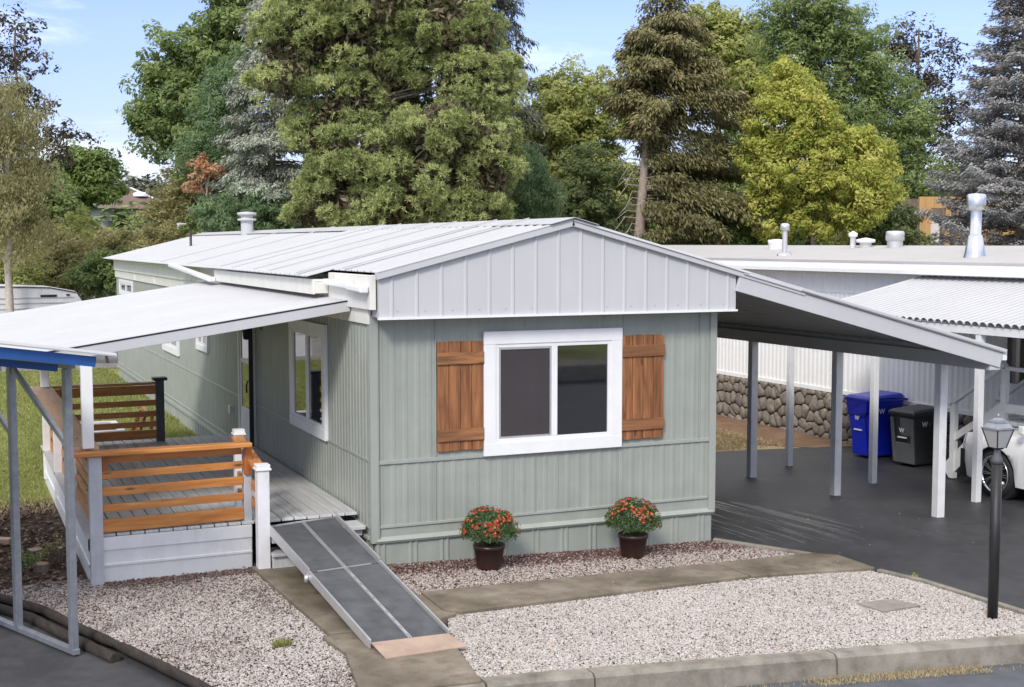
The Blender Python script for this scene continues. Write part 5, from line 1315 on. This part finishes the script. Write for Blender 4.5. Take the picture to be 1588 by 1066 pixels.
b = MB(); rr_ = random.Random(4)
for k in range(16):
    z = 3.6+k*.21; f = (z+1)/(at(1012, -95, 42)[2]+1); s = Vector(at(975, 440, 42)).lerp(Vector(at(1012, -95, 42)), f); s.z = z
    L_ = rr_.uniform(.5, 1.1); b.tube([s, s+Vector((-L_*.5, -.15, .03)), s+Vector((-L_, -.25, -rr_.uniform(.2, .6)))], [.028, .018, .006], 5, cap=False)
b.build('dead_branches', M['dead'], bt)
leafy('green_tree', 'bright leafy tree rising behind the right side of the brown spruce', 'tree',
      lobes_px([(1095, 45, 50, 36), (1140, 80, 50, 50), (1110, 120, 60, 50), (1160, 140, 50, 50)], 57, 13), 'lf_lime', 44000, .18, 48, -1, .24, 'bark', .6, .3)
leafy('locust_tree', 'large dark green locust tree with sparse sprigs behind the yellow maple', 'tree',
      lobes_px([(1215, 50, 48, 50), (1270, 30, 70, 50), (1320, 70, 70, 50), (1250, 110, 60, 50), (1350, 130, 70, 55), (1310, 190, 70, 60), (1395, 200, 56, 60), (1380, 270, 60, 50), (1430, 300, 45, 50), (1370, 330, 60, 36)], 50, 14), 'lf_mid', 95000, .15, 49, -1, .3, 'bark', .5, .35, aspect=.4, nlimb=24)
leafy('sparse_tree', 'tree with open dark sprigs against the sky beside the silver spruce', 'tree',
      lobes_px([(1405, 60, 50, 34), (1450, 100, 48, 44), (1440, 160, 50, 50), (1470, 190, 36, 50), (1400, 110, 40, 40), (1450, 240, 40, 40)], 53, 15), 'lf_sprig', 8000, .15, 50, -1, .14, 'bark', .40, .9, nlimb=44)
leafy('maple_tree', 'yellow green maple glowing behind the neighbour flat roof', 'tree',
      lobes_px([(1215, 130, 36, 36), (1200, 190, 46, 46), (1255, 180, 46, 46), (1235, 250, 66, 50), (1310, 225, 50, 36), (1320, 270, 50, 38), (1215, 320, 62, 50), (1290, 330, 60, 44), (1340, 320, 36, 30), (1355, 245, 34, 34), (1365, 290, 30, 34), (1185, 250, 36, 44)], 41, 16), 'lf_yellow', 100000, .105, 51, -1, .16, 'bark', .32, .42, droop=.12)
leafy('green_shrub', 'fresh green shrub left of the maple above the flat roof', 'shrub',
      lobes_px([(1160, 340, 46, 36), (1130, 370, 50, 24), (1190, 368, 40, 22)], 43, 17), 'lf_bright', 18000, .11, 52, -1, .06, 'bark', .34, .3, top=False)
leafy('dark_tree', 'dark tree in the gap between brown spruce and maple', 'tree',
      lobes_px([(1150, 250, 46, 60), (1110, 310, 60, 60), (1170, 300, 40, 50), (1060, 340, 70, 50)], 51, 18), 'lf_mid', 34000, .15, 53, -1, .15, 'bark', .5, .3)
leafy('dark_shrub', 'dark shrub with fine stems between the maple and the plywood building', 'shrub',
      lobes_px([(1380, 350, 50, 34), (1400, 380, 40, 20), (1345, 372, 40, 22)], 44, 19), 'lf_dark', 15000, .11, 54, -1, .06, 'bark', .36, .45, top=False)
spruce('silver_spruce', 'silvery blue spruce cut off by the right edge of the picture', 'tree', at(1590, -110, 34), (*at(1583, 430, 34)[:2], -1), at(0, 385, 34)[2], 2.25, 'nd_bluebrown', 120000, 55, droop=.18, power=.75, whorl=.30, hang=.35, card=(.12, .04), ragged=.3, trunk_r=.18)
# far belt of woodland seen only as a mass
def belt(name, pts, mat, n, leaf, seed):
    r = np.random.default_rng(seed); k = r.integers(0, len(pts), n); P = np.array(pts)
    d = unit(r.normal(size=(n, 3))); C = P[k, :3]+d*P[k, 3:6]*r.uniform(.6, 1, n)[:, None]
    C[:, 2] += np.sin(C[:, 0]*.7)*.4; nn = unit(d+np.array([0, 0, .6])+r.normal(size=(n, 3))*.5); a = unit(np.cross(nn, r.normal(size=(n, 3)))); b_ = np.cross(nn, a)
    o = cards(name, C, a*leaf*.6, b_*leaf*.35, np.clip(r.normal(.45, .2, n)+.12*np.sin(k*2.1), 0, 1), M[mat]); o['kind'] = 'stuff'
bp = []
for i, px in enumerate(range(380, 1600, 42)):
    p = at(px, 330, 66); bp.append((*p[:2], 2.2, 2.4, 2.0, 4.6+1.2*math.sin(i*1.7)))
belt('background_woodland', bp, 'lf_dark', 130000, .30, 71)
bp = []
for i, px in enumerate(range(-300, 2300, 50)):
    D = 420+30*math.sin(i); p = at(px, 300, D); bp.append((*p[:2], 15+4*math.sin(i*.9), 14, 10, 11+3*math.sin(i*2.3)))
belt('distant_hill_forest', bp, 'nd_dark', 110000, 1.5, 72)
bp = []
for i, px in enumerate(list(range(-700, 480, 60))+list(range(1500, 2300, 70))):
    D = 95+8*math.sin(i*2); p = at(px, 330, D); bp.append((*p[:2], 2.5, 3.2, 3, 3.6+1.0*math.sin(i*1.3)))
belt('background_woodland', bp, 'lf_mid', 50000, .5, 73)

# ------------------------------------------------------------------ far buildings
fh = thing('brown_roofed_house', 'distant house with brown hipped roof and pale skylight above the shrubs', 'house', tuple(at(185, 400, 90)))
c = at(192, 330, 90); tp_ = at(192, 293, 90)[2]; ev = at(192, 323, 90)[2]
b = MB(); ux = Vector((math.cos(YAW+.5), -math.sin(YAW+.5)+0, 0)); ux = Vector((math.cos(-YAW+.55), math.sin(-YAW+.55), 0)); uy = Vector((-ux.y, ux.x, 0)); C0 = Vector((c[0], c[1], 0))
def hp(a, b_, z): return C0+ux*a+uy*b_+Vector((0, 0, z))
wv_ = [hp(-2.2, -2.2, -1), hp(2.2, -2.2, -1), hp(2.2, 2.2, -1), hp(-2.2, 2.2, -1), hp(-2.2, -2.2, ev), hp(2.2, -2.2, ev), hp(2.2, 2.2, ev), hp(-2.2, 2.2, ev)]
b.add(wv_, [(0, 1, 5, 4), (1, 2, 6, 5), (2, 3, 7, 6), (3, 0, 4, 7)]); b.build('wall', M['under'], fh)
b = MB(); b.add([hp(-2.8, -2.8, ev-.1), hp(2.8, -2.8, ev-.1), hp(2.8, 2.8, ev-.1), hp(-2.8, 2.8, ev-.1), hp(-.5, 0, tp_), hp(.5, 0, tp_)], [(0, 1, 5, 4), (1, 2, 5), (2, 3, 4, 5), (3, 0, 4), (3, 2, 1, 0)])
rf = b.build('roof', M['brownroof'], fh)
b = MB(); b.bar(hp(-2.8, -2.8, ev-.02), hp(-.5, 0, tp_+.08), .16, .08); b.bar(hp(2.8, -2.8, ev-.02), hp(.5, 0, tp_+.08), .16, .08); b.build('hip_cap', M['offwhite'], rf)
b = MB(); b._lathe(hp(.9, -1.0, ev+(tp_-ev)*.66), [(0.5, -.1), (.5, .12), (.3, .2), (0, .24)], 14, 0, True); b.build('skylight', M['label'], rf)
b = MB(); b.bar(hp(-1.4, -2.25, ev-1.0), hp(-.3, -2.25, ev-1.0), .1, 1.0); b.build('window', M['glass'], fh)
pb = thing('plywood_building', 'bare plywood framed building site behind the flat roof beside the silver spruce', 'building', tuple(at(1480, 420, 46)))
o_ = Vector(at(1424, 392, 46)); ux = Vector((math.cos(-YAW), math.sin(-YAW), 0)); z0 = o_.z; zt = at(1432, 336, 46)[2]
b = MB()
def pw(a, w__, za, zb, d=0, m=0, dep=.14):
    p = Vector((o_.x, o_.y, 0))+ux*a; uy = Vector((-ux.y, ux.x, 0)); p += uy*d
    vs = [p+ux*i*w__+uy*j*dep+Vector((0, 0, z)) for z in (za, zb) for j in (0, 1) for i in (0, 1)]
    b.add(vs, [(0, 2, 3, 1), (4, 5, 7, 6), (0, 1, 5, 4), (2, 6, 7, 3), (0, 4, 6, 2), (1, 3, 7, 5)], m)
for a, w__ in ((0.0, .42), (.95, .18), (1.35, .16), (2.2, .3), (3.0, .9)): pw(a, w__, z0+.22, zt+.3)
pw(0, 3.9, -1, z0+.22); pw(0, 3.9, zt+.3, zt+.7)
b.build('plywood_wall', M['ply'], pb)
b = MB(); pw(0, 3.9, -1, zt+.7, 2.2, 0, .1); b.build('rear_wall', M['rail_d'] if 'rail_d' in M else M['bark'], pb)
b = MB(); pw(-.7, .5, -1, zt-.0, .4, 0, .14); b.build('side_wall', M['ply'], pb)
b = MB(); pw(-.25, .26, -1, zt+.2, -.05, 0, .1); b.build('corner_post', M['bark'], pb)
b = MB(); pw(.48, .42, z0+.35, zt-.15, .5, 0, .04); b.build('window', M['offwhite'], pb)

# ------------------------------------------------------------------ travel trailer and chain link fence on the left
tt = thing('travel_trailer', 'white ribbed travel trailer parked behind the patio cover at far left', 'trailer', tuple(at(0, 520, 42)))
A_ = Vector(at(118, 470, 42)); B_ = Vector(at(-150, 480, 39.5)); u_ = Vector((B_.x-A_.x, B_.y-A_.y, 0)).normalized(); n_ = Vector((u_.y, -u_.x, 0))
if n_.y > 0: n_ = -n_
def tpnt(a, d, z): return Vector((A_.x, A_.y, 0))+u_*a-n_*d+Vector((0, 0, z))
ztt = at(60, 441, 42)[2]
sec = [(-.35, -.9), (-.45, ztt-1.3), (-.2, ztt-.55), (.0, ztt-.22), (.8, ztt-.06), (2.4, ztt), (5.4, ztt-.06), (7.4, ztt-.2), (7.6, -.9)]
b = MB(); n = len(sec); vs = [tpnt(a, 0, z) for a, z in sec]+[tpnt(a, 2.4, z) for a, z in sec]
b.add(vs, [tuple(range(n)), tuple(range(2*n-1, n-1, -1))]+[(i, i+1, n+i+1, n+i) for i in range(n-1)])
b.build('body', M['offwhite'], tt, bevel=.05)
b = MB()
for k in range(9): z = ztt-.42-.17*k; b.bar(tpnt(.05, -.012, z), tpnt(7.3, -.012, z), .02, .03)
b.build('rib', M['under'], tt)
b = MB(); pts = [tpnt(a, -.02, z-.04) for a, z in sec[3:8]]
for p, q in zip(pts, pts[1:]): b.bar(p, q, .03, .03)
b.bar(tpnt(-.02, -.02, ztt-.25), tpnt(-.02, -.02, ztt-1.4), .03, .04); b.build('edge_trim', M['black'], tt)
b = MB()
for a, w__, z, h_ in ((.6, .5, -.36, .07), (.2, .1, -.34, .05), (3.0, .16, -.36, .08), (4.9, .2, -.38, .05), (2.0, .1, -.13, .05), (2.9, .1, -.11, .05), (3.6, .1, -.11, .05)):
    b.bar(tpnt(a, -.02, ztt+z), tpnt(a+w__, -.02, ztt+z), .04, h_)
b.build('vent_slots', M['black'], tt)
b = MB(); b.bar(tpnt(2.6, 1.0, ztt+.08), tpnt(3.3, 1.0, ztt+.08), .6, .22); b.build('roof_unit', M['label'], tt, bevel=.06)
c = at(0, 436, 43.6)
t2 = thing('camper', 'grey rounded camper roof showing behind the white travel trailer', 'trailer', (float(c[0]), float(c[1]), -1))
b = MB(); cc_ = Vector((c[0], c[1], 0)); zc_ = at(0, 421, 43.6)[2]
s2 = [(-1.0, -1), (-1.05, zc_-.6), (-.95, zc_-.2), (-.7, zc_), (3, zc_), (3, -1)]
vs = [cc_+u_*a-n_*d+Vector((0, 0, z)) for d in (0, 2.2) for a, z in s2]; n = len(s2)
b.add(vs, [tuple(range(n)), tuple(range(2*n-1, n-1, -1))]+[(i, (i+1) % n, (i+1) % n+n, n+i) for i in range(n)]); b.build('body', M['offwhite'], t2, bevel=.1)
b = MB(); b.bar(cc_+u_*-.8+n_*.02+Vector((0, 0, zc_-.45)), cc_+u_*2.8+n_*.02+Vector((0, 0, zc_-.45)), .03, .5); b.build('window', M['glass'], t2, bevel=.01)

def fence(a, c, h, label, n_post, mesh_sp=.075, z_off=0):
    a, c = Vector(a), Vector(c); t = thing('chain_link_fence', label, 'fence', tuple(a)); L_ = (c-a).length; d = (c-a).normalized()
    for k in range(n_post+1):
        p = a.lerp(c, k/n_post); b = MB(); b.tube([p+Vector((0, 0, -.2)), p+Vector((0, 0, h+.04))], .028, 8); b.build('post', M['galv'], t)
    b = MB(); b.tube([a+Vector((0, 0, h)), c+Vector((0, 0, h))], .02, 8); b.build('top_rail', M['galv'], t)
    b = MB(); k = -h
    while k < L_:
        for s_ in (1, -1):
            u0, u1 = (k, k+h) if s_ > 0 else (k+h, k)
            z0_, z1_ = 0, h
            lo, hi = max(0, min(u0, u1)), min(L_, max(u0, u1))
            if hi-lo > .02:
                f = lambda u: (u-u0)/(u1-u0)*h
                b.bar(a+d*lo+Vector((0, 0, f(lo))), a+d*hi+Vector((0, 0, f(hi))), .006, .006)
        k += mesh_sp
    b.build('wire_mesh', M['galv'], t)
fence((-9, 23.9, -.02), (1.5, 24.2, -.02), 1.1, 'chain link fence along the back edge of the lawn', 5, .10)
p, q = at(120, 520, 60), at(215, 520, 58)
fence((float(p[0])-4, float(p[1])+1, -.9), (float(q[0])+2, float(q[1]), -.9), 2.35, 'taller chain link fence behind the trailer at the far yard corner', 5, .16)
b = MB(); b.box(-6, 3, 23.6, 23.72, -.3, .03); wl = b.build('garden_wall', M['kerb']); props(wl, 'low concrete retaining edge at the back of the lawn', 'wall')
# satellite dish on pole
p = at(277, 372, 46); sdh = thing('satellite_dish', 'small satellite dish on a pale pole behind the far roof edge', 'satellite dish', (float(p[0]), float(p[1]), -1))
z1 = at(0, 346, 46)[2]; b = MB(); b.tube([(p[0], p[1], -1), (p[0], p[1], z1)], .05, 8); b.build('pole', M['offwhite'], sdh)
b = MB(); b._lathe((p[0]+.22, p[1]-.05, z1-.12), [(.0, .0), (.14, .03), (.2, .10), (.19, .11), (.13, .05), (0, .03)], 14, 0, True); b.bar((p[0], p[1], z1-.08), (p[0]+.2, p[1]-.05, z1-.08), .03, .03); b.build('dish', M['label'], sdh)

# raised planter with garden chair legs seen through the back rail
pl_ = thing('raised_planter', 'small white framed planter box on the lawn behind the deck back railing', 'planter', (-1.6, 10.2, 0))
x0, x1, y0, y1 = -2.5, -1.4, 9.2, 10.4
b = MB(); b.box(x0, x1, y0, y0+.05, 0, .28); b.box(x0, x1, y1-.05, y1, 0, .28); b.box(x0, x0+.05, y0+.05, y1-.05, 0, .28); b.box(x1-.05, x1, y0+.05, y1-.05, 0, .28); b.build('box', M['bark'], pl_)
b = MB(); b.box(x0-.04, x1+.04, y0-.04, y0+.07, .28, .31); b.box(x0-.04, x1+.04, y1-.07, y1+.04, .28, .31); b.box(x0-.04, x0+.07, y0+.07, y1-.07, .28, .31); b.box(x1-.07, x1+.04, y0+.07, y1-.07, .28, .31); b.build('frame', M['offwhite'], pl_)
b = MB(); b.box(x0+.05, x1-.05, y0+.05, y1-.05, .1, .24); b.build('soil', M['dirt'], pl_)
ch = thing('wooden_trestle', 'orange brown wooden trestle leaning beside the planter near the green wall', 'trestle', (-.5, 9.4, 0))
for (a, c) in (((-1.22, 9.2, 0), (-1.02, 9.3, .55)), ((-.98, 9.1, 0), (-.90, 9.3, .55)), ((-1.22, 9.9, 0), (-1.02, 9.8, .55))):
    b = MB(); b.bar(a, c, .05, .05); b.build('leg', M['cedarz'], ch)
b = MB(); b.bar((-1.0, 9.2, .55), (-.96, 9.95, .55), .05, .09); b.build('top_bar', M['cedary'], ch)

# ------------------------------------------------------------------ garden bits in the planting bed
def onto(x, y): return float(g(x, y))-.02
for i, (x, y, r_, h_, lab) in enumerate(((-3.26, 1.60, .085, .16, 'pale sawn log section standing upright, furthest left of the bed stumps'), (-3.05, 1.62, .075, .15, 'sawn log section between the small shrub and deck skirting'), (-3.23, 1.18, .08, .10, 'short round log section in front of the other stumps'))):
    t = thing('log_section', lab, 'log', (x, y, onto(x, y)), 'sawn log sections in the planting bed')
    b = MB(); b.tube([(x, y, onto(x, y)-.03), (x, y, onto(x, y)+h_)], r_, 16, smooth=False); b.build('bark_side', M['bark'], t)
    b = MB(); b.tube([(x, y, onto(x, y)+h_), (x, y, onto(x, y)+h_+.006)], r_*.92, 16, smooth=False); b.build('cut_face', M['cap'], t)
def tiny(x, y, h_, n, mat, seed, label, nm='small_plant', cat='plant', grp=None, s=.03):
    r = np.random.default_rng(seed); z = onto(x, y); t = thing(nm, label, cat, (x, y, z), grp)
    b = MB(); tips = []
    for k in range(9):
        q = Vector((x+r.normal(0, h_*.28), y+r.normal(0, h_*.28), z+h_*r.uniform(.6, 1.1))); m_ = Vector((x, y, z)).lerp(q, .5)+Vector((0, 0, .02))
        b.tube([(x, y, z), m_, q], [.005, .004, .002], 5, cap=False); tips.append((m_, q))
    b.build('stems', M['bark'], t)
    ti = r.integers(0, 9, n); f = r.random(n); C = np.array([list(tips[i][0].lerp(tips[i][1], u)) for i, u in zip(ti, f)])+r.normal(0, h_*.07, (n, 3))
    nn = unit(r.normal(size=(n, 3))+np.array([0, 0, .7])); a = unit(np.cross(nn, r.normal(size=(n, 3)))); b_ = np.cross(nn, a)
    cards('leaves', C, a*s*.6, b_*s*.3, r.random(n), M[mat], t)
tiny(-3.38, 1.12, .30, 420, 'lf_mid', 5, 'small leafy green shrub left of the sawn log sections')
tiny(-3.12, 1.38, .34, 260, 'lf_olive', 6, 'thin twiggy shrub rising between the sawn log sections')
tiny(5.33, -2.22, .07, 60, 'lf_yellow', 7, 'tiny yellowish weed on the driveway edging strip', s=.02)
b = MB(); b.bar((-5.0, 3.6, .03), (-3.45, 2.62, .03), .11, .07); props(b.build('loose_board', M['cap'], bevel=.006), 'weathered loose board lying on the bark beside the driveway', 'board')
b = MB(); b.bar((-5.6, 1.72, .02), (-3.72, 1.55, .02), .12, .10); props(b.build('garden_timber', M['log'], bevel=.01), 'short dark timber lying across the planting bed', 'timber')

# ------------------------------------------------------------------ white car in the neighbouring driveway
car = thing('parked_car', 'white car parked in the neighbouring driveway, its front wheel behind the lamp post', 'car', (10.95, 0, -.33))
CX, CW, zc = 10.97, 1.84, -.35
# local: length along y, nose at +y
YN = 2.42; LN = 4.7
def W_(y): # half width along the length
    f = (YN-y)/LN; return CW/2*(1-.30*max(0, 1-f/.13)**2.2-.18*max(0, (f-.92)/.08)**2)
prof_top = [(YN, .62), (YN-.05, .74), (YN-.25, .88), (YN-.9, .99), (YN-1.25, 1.04), (YN-2.0, 1.46), (YN-2.6, 1.56), (YN-3.7, 1.52), (YN-4.35, 1.15), (YN-4.65, 1.02), (YN-LN, .6)]
st_ = np.array(prof_top)
def topz(y): return float(np.interp(-y, -st_[:, 0], st_[:, 1]))
WY = (YN-.92, YN-.92-2.75); WR = .345
b = MB(); ns = 60; rows = []
for i in range(ns+1):
    y = YN-LN*i/ns; hw = W_(y); tz = topz(y); belt_ = min(tz, .96+.02*(i/ns)); zb = .22+.12*max(0, 1-i/4)
    wa = 0
    for wy in WY:
        d = abs(y-wy)
        if d < .41: wa = max(wa, math.sqrt(.41**2-d*d)+WR)
    zlow = max(zb, wa)
    row = [(hw*.97, zlow), (hw, max(zlow, .45)), (hw*1.0, max(zlow+.01, .68)), (hw*.97, max(zlow+.02, min(belt_, .92))), (hw*.90, max(zlow+.03, min(tz-.02, belt_)))]
    if tz > 1.08:
        k = (tz-1.0)/.56; row += [(hw*(.90-.10*k), min(tz-.05, belt_+.55*(tz-belt_))), (hw*(.86-.16*k), tz-.04), (hw*.45, tz)]
    else: row += [(hw*.82, tz-.015), (hw*.62, tz), (hw*.3, tz+.012)]
    row += [(0, tz+.012)]
    rows.append((y, row))
nr_ = len(rows[0][1])
for sgn in (1, -1):
    vs = [(CX+sgn*x, y, z+zc) for y, row in rows for x, z in row]
    b.add(vs, [(i*nr_+k, i*nr_+k+1, (i+1)*nr_+k+1, (i+1)*nr_+k) for i in range(ns) for k in range(nr_-1)], 0, True)
b.add([(CX+s_*x, YN, z+zc) for s_ in (1,) for x, z in rows[0][1]]+[(CX-x, YN, z+zc) for x, z in rows[0][1][::-1]], [tuple(range(2*nr_))])
b.add([(CX+x, YN-LN, z+zc) for x, z in rows[-1][1]]+[(CX-x, YN-LN, z+zc) for x, z in rows[-1][1][::-1]], [tuple(range(2*nr_))])
body = b.build('body', M['car'], car)
b = MB(); b.box(CX-CW/2+.09, CX+CW/2-.09, YN-LN+.1, YN-.15, .2+zc, .62+zc)
for s_ in (-1, 1):
    for wy in WY: b.tube([(CX+s_*(CW/2-.30), wy, WR+zc), (CX+s_*(CW/2-.06), wy, WR+zc)], .40, 28)
b.build('underbody', M['darkvoid'], car)
for s_ in (-1, 1):   # glasshouse panes
    b = MB(); q = [(YN-1.42, 1.03), (YN-2.05, 1.40), (YN-2.65, 1.47), (YN-3.6, 1.44), (YN-4.1, 1.12), (YN-4.1, 1.03)]
    vs = []
    for y, z in q:
        hw = W_(y); k = (z-1.0)/.56; vs.append((CX+s_*(hw*(.905-.15*k)+.006), y, z+zc))
    b.add(vs, [tuple(range(len(q)))]); b.build('side_window', M['glass'], car)
b = MB(); b.add([(CX-.70, YN-1.28, 1.075+zc), (CX+.70, YN-1.28, 1.075+zc), (CX+.58, YN-1.98, 1.47+zc), (CX-.58, YN-1.98, 1.47+zc)], [(0, 1, 2, 3)]); b.build('windscreen', M['glass'], car)
for s_ in (-1, 1):
    for wy in WY:
        X0, X1 = CX+s_*(CW/2-.24), CX+s_*(CW/2-.015)
        b = MB(); pr_ = [(-.11, .26), (-.11, .32), (-.09, .34), (.0, .345), (.085, .34), (.105, .315), (.108, .265)]
        m_ = (X0+X1)/2; seg = 36
        vs = [(m_+s_*t_, wy+rr*math.cos(2*math.pi*k/seg), WR+zc+rr*math.sin(2*math.pi*k/seg)) for t_, rr in pr_ for k in range(seg)]
        b.add(vs, [(i*seg+k, i*seg+(k+1) % seg, (i+1)*seg+(k+1) % seg, (i+1)*seg+k) for i in range(len(pr_)-1) for k in range(seg)], 0, True)
        wheel = b.build('wheel', M['rubber'], car)
        b = MB(); xo = m_+s_*.10; ring = [(0.0, .272), (.014, .278), (.014, .262), (-.02, .25)]
        vs = [(xo+s_*t_, wy+rr*math.cos(2*math.pi*k/seg), WR+zc+rr*math.sin(2*math.pi*k/seg)) for t_, rr in ring for k in range(seg)]
        b.add(vs, [(i*seg+k, i*seg+(k+1) % seg, (i+1)*seg+(k+1) % seg, (i+1)*seg+k) for i in range(3) for k in range(seg)], 0, True)
        for k in range(10):
            for o2 in (-.09, .09):
                a_ = 2*math.pi*k/10; p0 = Vector((xo-s_*.01, wy+.045*math.cos(a_), WR+zc+.045*math.sin(a_))); p1 = Vector((xo+s_*.0, wy+.262*math.cos(a_+o2), WR+zc+.262*math.sin(a_+o2)))
                b.bar(p0, p1, .016, .02, up=(1, 0, 0))
        b.tube([(xo-s_*.03, wy, WR+zc), (xo+s_*.012, wy, WR+zc)], .045, 16)
        b.build('rim', M['steel'], wheel)
        b = MB(); b.tube([(xo-s_*.10, wy, WR+zc), (xo-s_*.05, wy, WR+zc)], .262, 24); b.build('brake_disc', M['darkvoid'], wheel)
for s_ in (-1, 1):
    b = MB(); b.add([(CX+s_*x, y, z+zc) for x, y, z in ((.60, YN-.06, .70), (.80, YN-.20, .72), (.865, YN-.52, .83), (.80, YN-.40, .86), (.60, YN-.12, .80))], [(0, 1, 2, 3, 4)])
    hlp = b.build('headlight', M['lampglass'], car); so_ = hlp.modifiers.new('solid', 'SOLIDIFY'); so_.thickness = .03; so_.offset = 0
    b = MB(); b.box(CX+s_*.88-.02, CX+s_*.88+.02, YN-1.62, YN-1.50, 1.02+zc, 1.10+zc); b.box(CX+s_*.98-.09, CX+s_*.98+.09, YN-1.62, YN-1.52, 1.03+zc, 1.16+zc); b.build('door_mirror', M['car'], car, bevel=.03)
b = MB(); b.box(CX-.55, CX+.55, YN-.03, YN+.012, .36+zc, .58+zc); b.build('grille', M['darkvoid'], car, bevel=.01)

# ------------------------------------------------------------------ props added out of view across the street for window reflections
for i, (x, y, sc_) in enumerate(((9.5, -26, .9), (13.5, -27, 1.2))):
    L_ = [((x, y, .8), (1.3*sc_, 1.1, .9*sc_)), ((x+1.2, y-.4, .7), (1.0, 1.0, .8))]
    leafy('shrub', 'clipped green shrub added across the street, mirrored in the front window, number of two by the kerb' if False else ('smaller' if i == 0 else 'larger')+' green shrub added across the street for the window reflection', 'shrub', L_, 'lf_mid', 5000, .12, 90+i, -.1, .05, 'bark', .4, .3, top=False, nlimb=5)
hz = thing('reflection_house', 'invented pale house behind the camera, added for window reflections', 'house', (4, -40, 0))
b = MB(); b.box(-6, 12, -44, -38, -.2, 2.7); b.build('wall', M['gable'], hz)
b = MB(); b.prism([(-38-.5+1.0, 2.7), (-41, 4.3), (-44.5, 2.7)], 'x', -6.5, 12.5); b.build('roof', M['brownroof'], hz)
b = MB(); b.box(2, 4, -37.98, -37.94, .9, 2.1); b.build('window', M['glass'], hz)

# fallen leaves and twigs on the gravel and path
def litter(name, poly, n, mat, seed, sz=.022, dz=.022):
    r = np.random.default_rng(seed); P = np.array(poly); pts = r.uniform(P.min(0), P.max(0), (n*4, 2)); pts = pts[inside(poly, pts[:, 0], pts[:, 1])][:n]; n = len(pts)
    C = np.stack([pts[:, 0], pts[:, 1], g(pts[:, 0], pts[:, 1])+dz+r.uniform(0, .01, n)], -1)
    N_ = unit(np.stack([r.normal(0, .35, n), r.normal(0, .35, n), np.ones(n)], -1)); a = unit(np.cross(N_, r.normal(size=(n, 3)))); b_ = np.cross(N_, a); sz_ = sz*r.uniform(.5, 1.4, n)
    o = cards(name, C, a*sz_[:, None]*.6, b_*sz_[:, None]*.35, r.random(n), mat); o['kind'] = 'stuff'
litter('fallen_leaves', GRAV_F, 420, M['lf_rust'], 101)
litter('fallen_leaves', GRAV_L, 520, M['chips'], 102)
litter('fallen_leaves', GRAV_W, 260, M['chips'], 103)
litter('path_litter', [(0.1, -2.0), (5.0, -1.8), (5.0, -1.05), (.1, -1.3)], 120, M['drygrass'], 104, .014, .052)
litter('path_litter', [(-1.1, .3), (-.9, -3.6), (-.3, -3.6), (-.3, -2.3)], 70, M['drygrass'], 105, .014, .052)
litter('driveway_litter', [(5.0, -1.0), (8, -1), (9, 6), (5, 7)], 160, M['drygrass'], 106, .018, .004)
litter('roof_litter_free', [(0, 0), (.001, 0), (0, .001)], 1, M['chips'], 107) if False else None
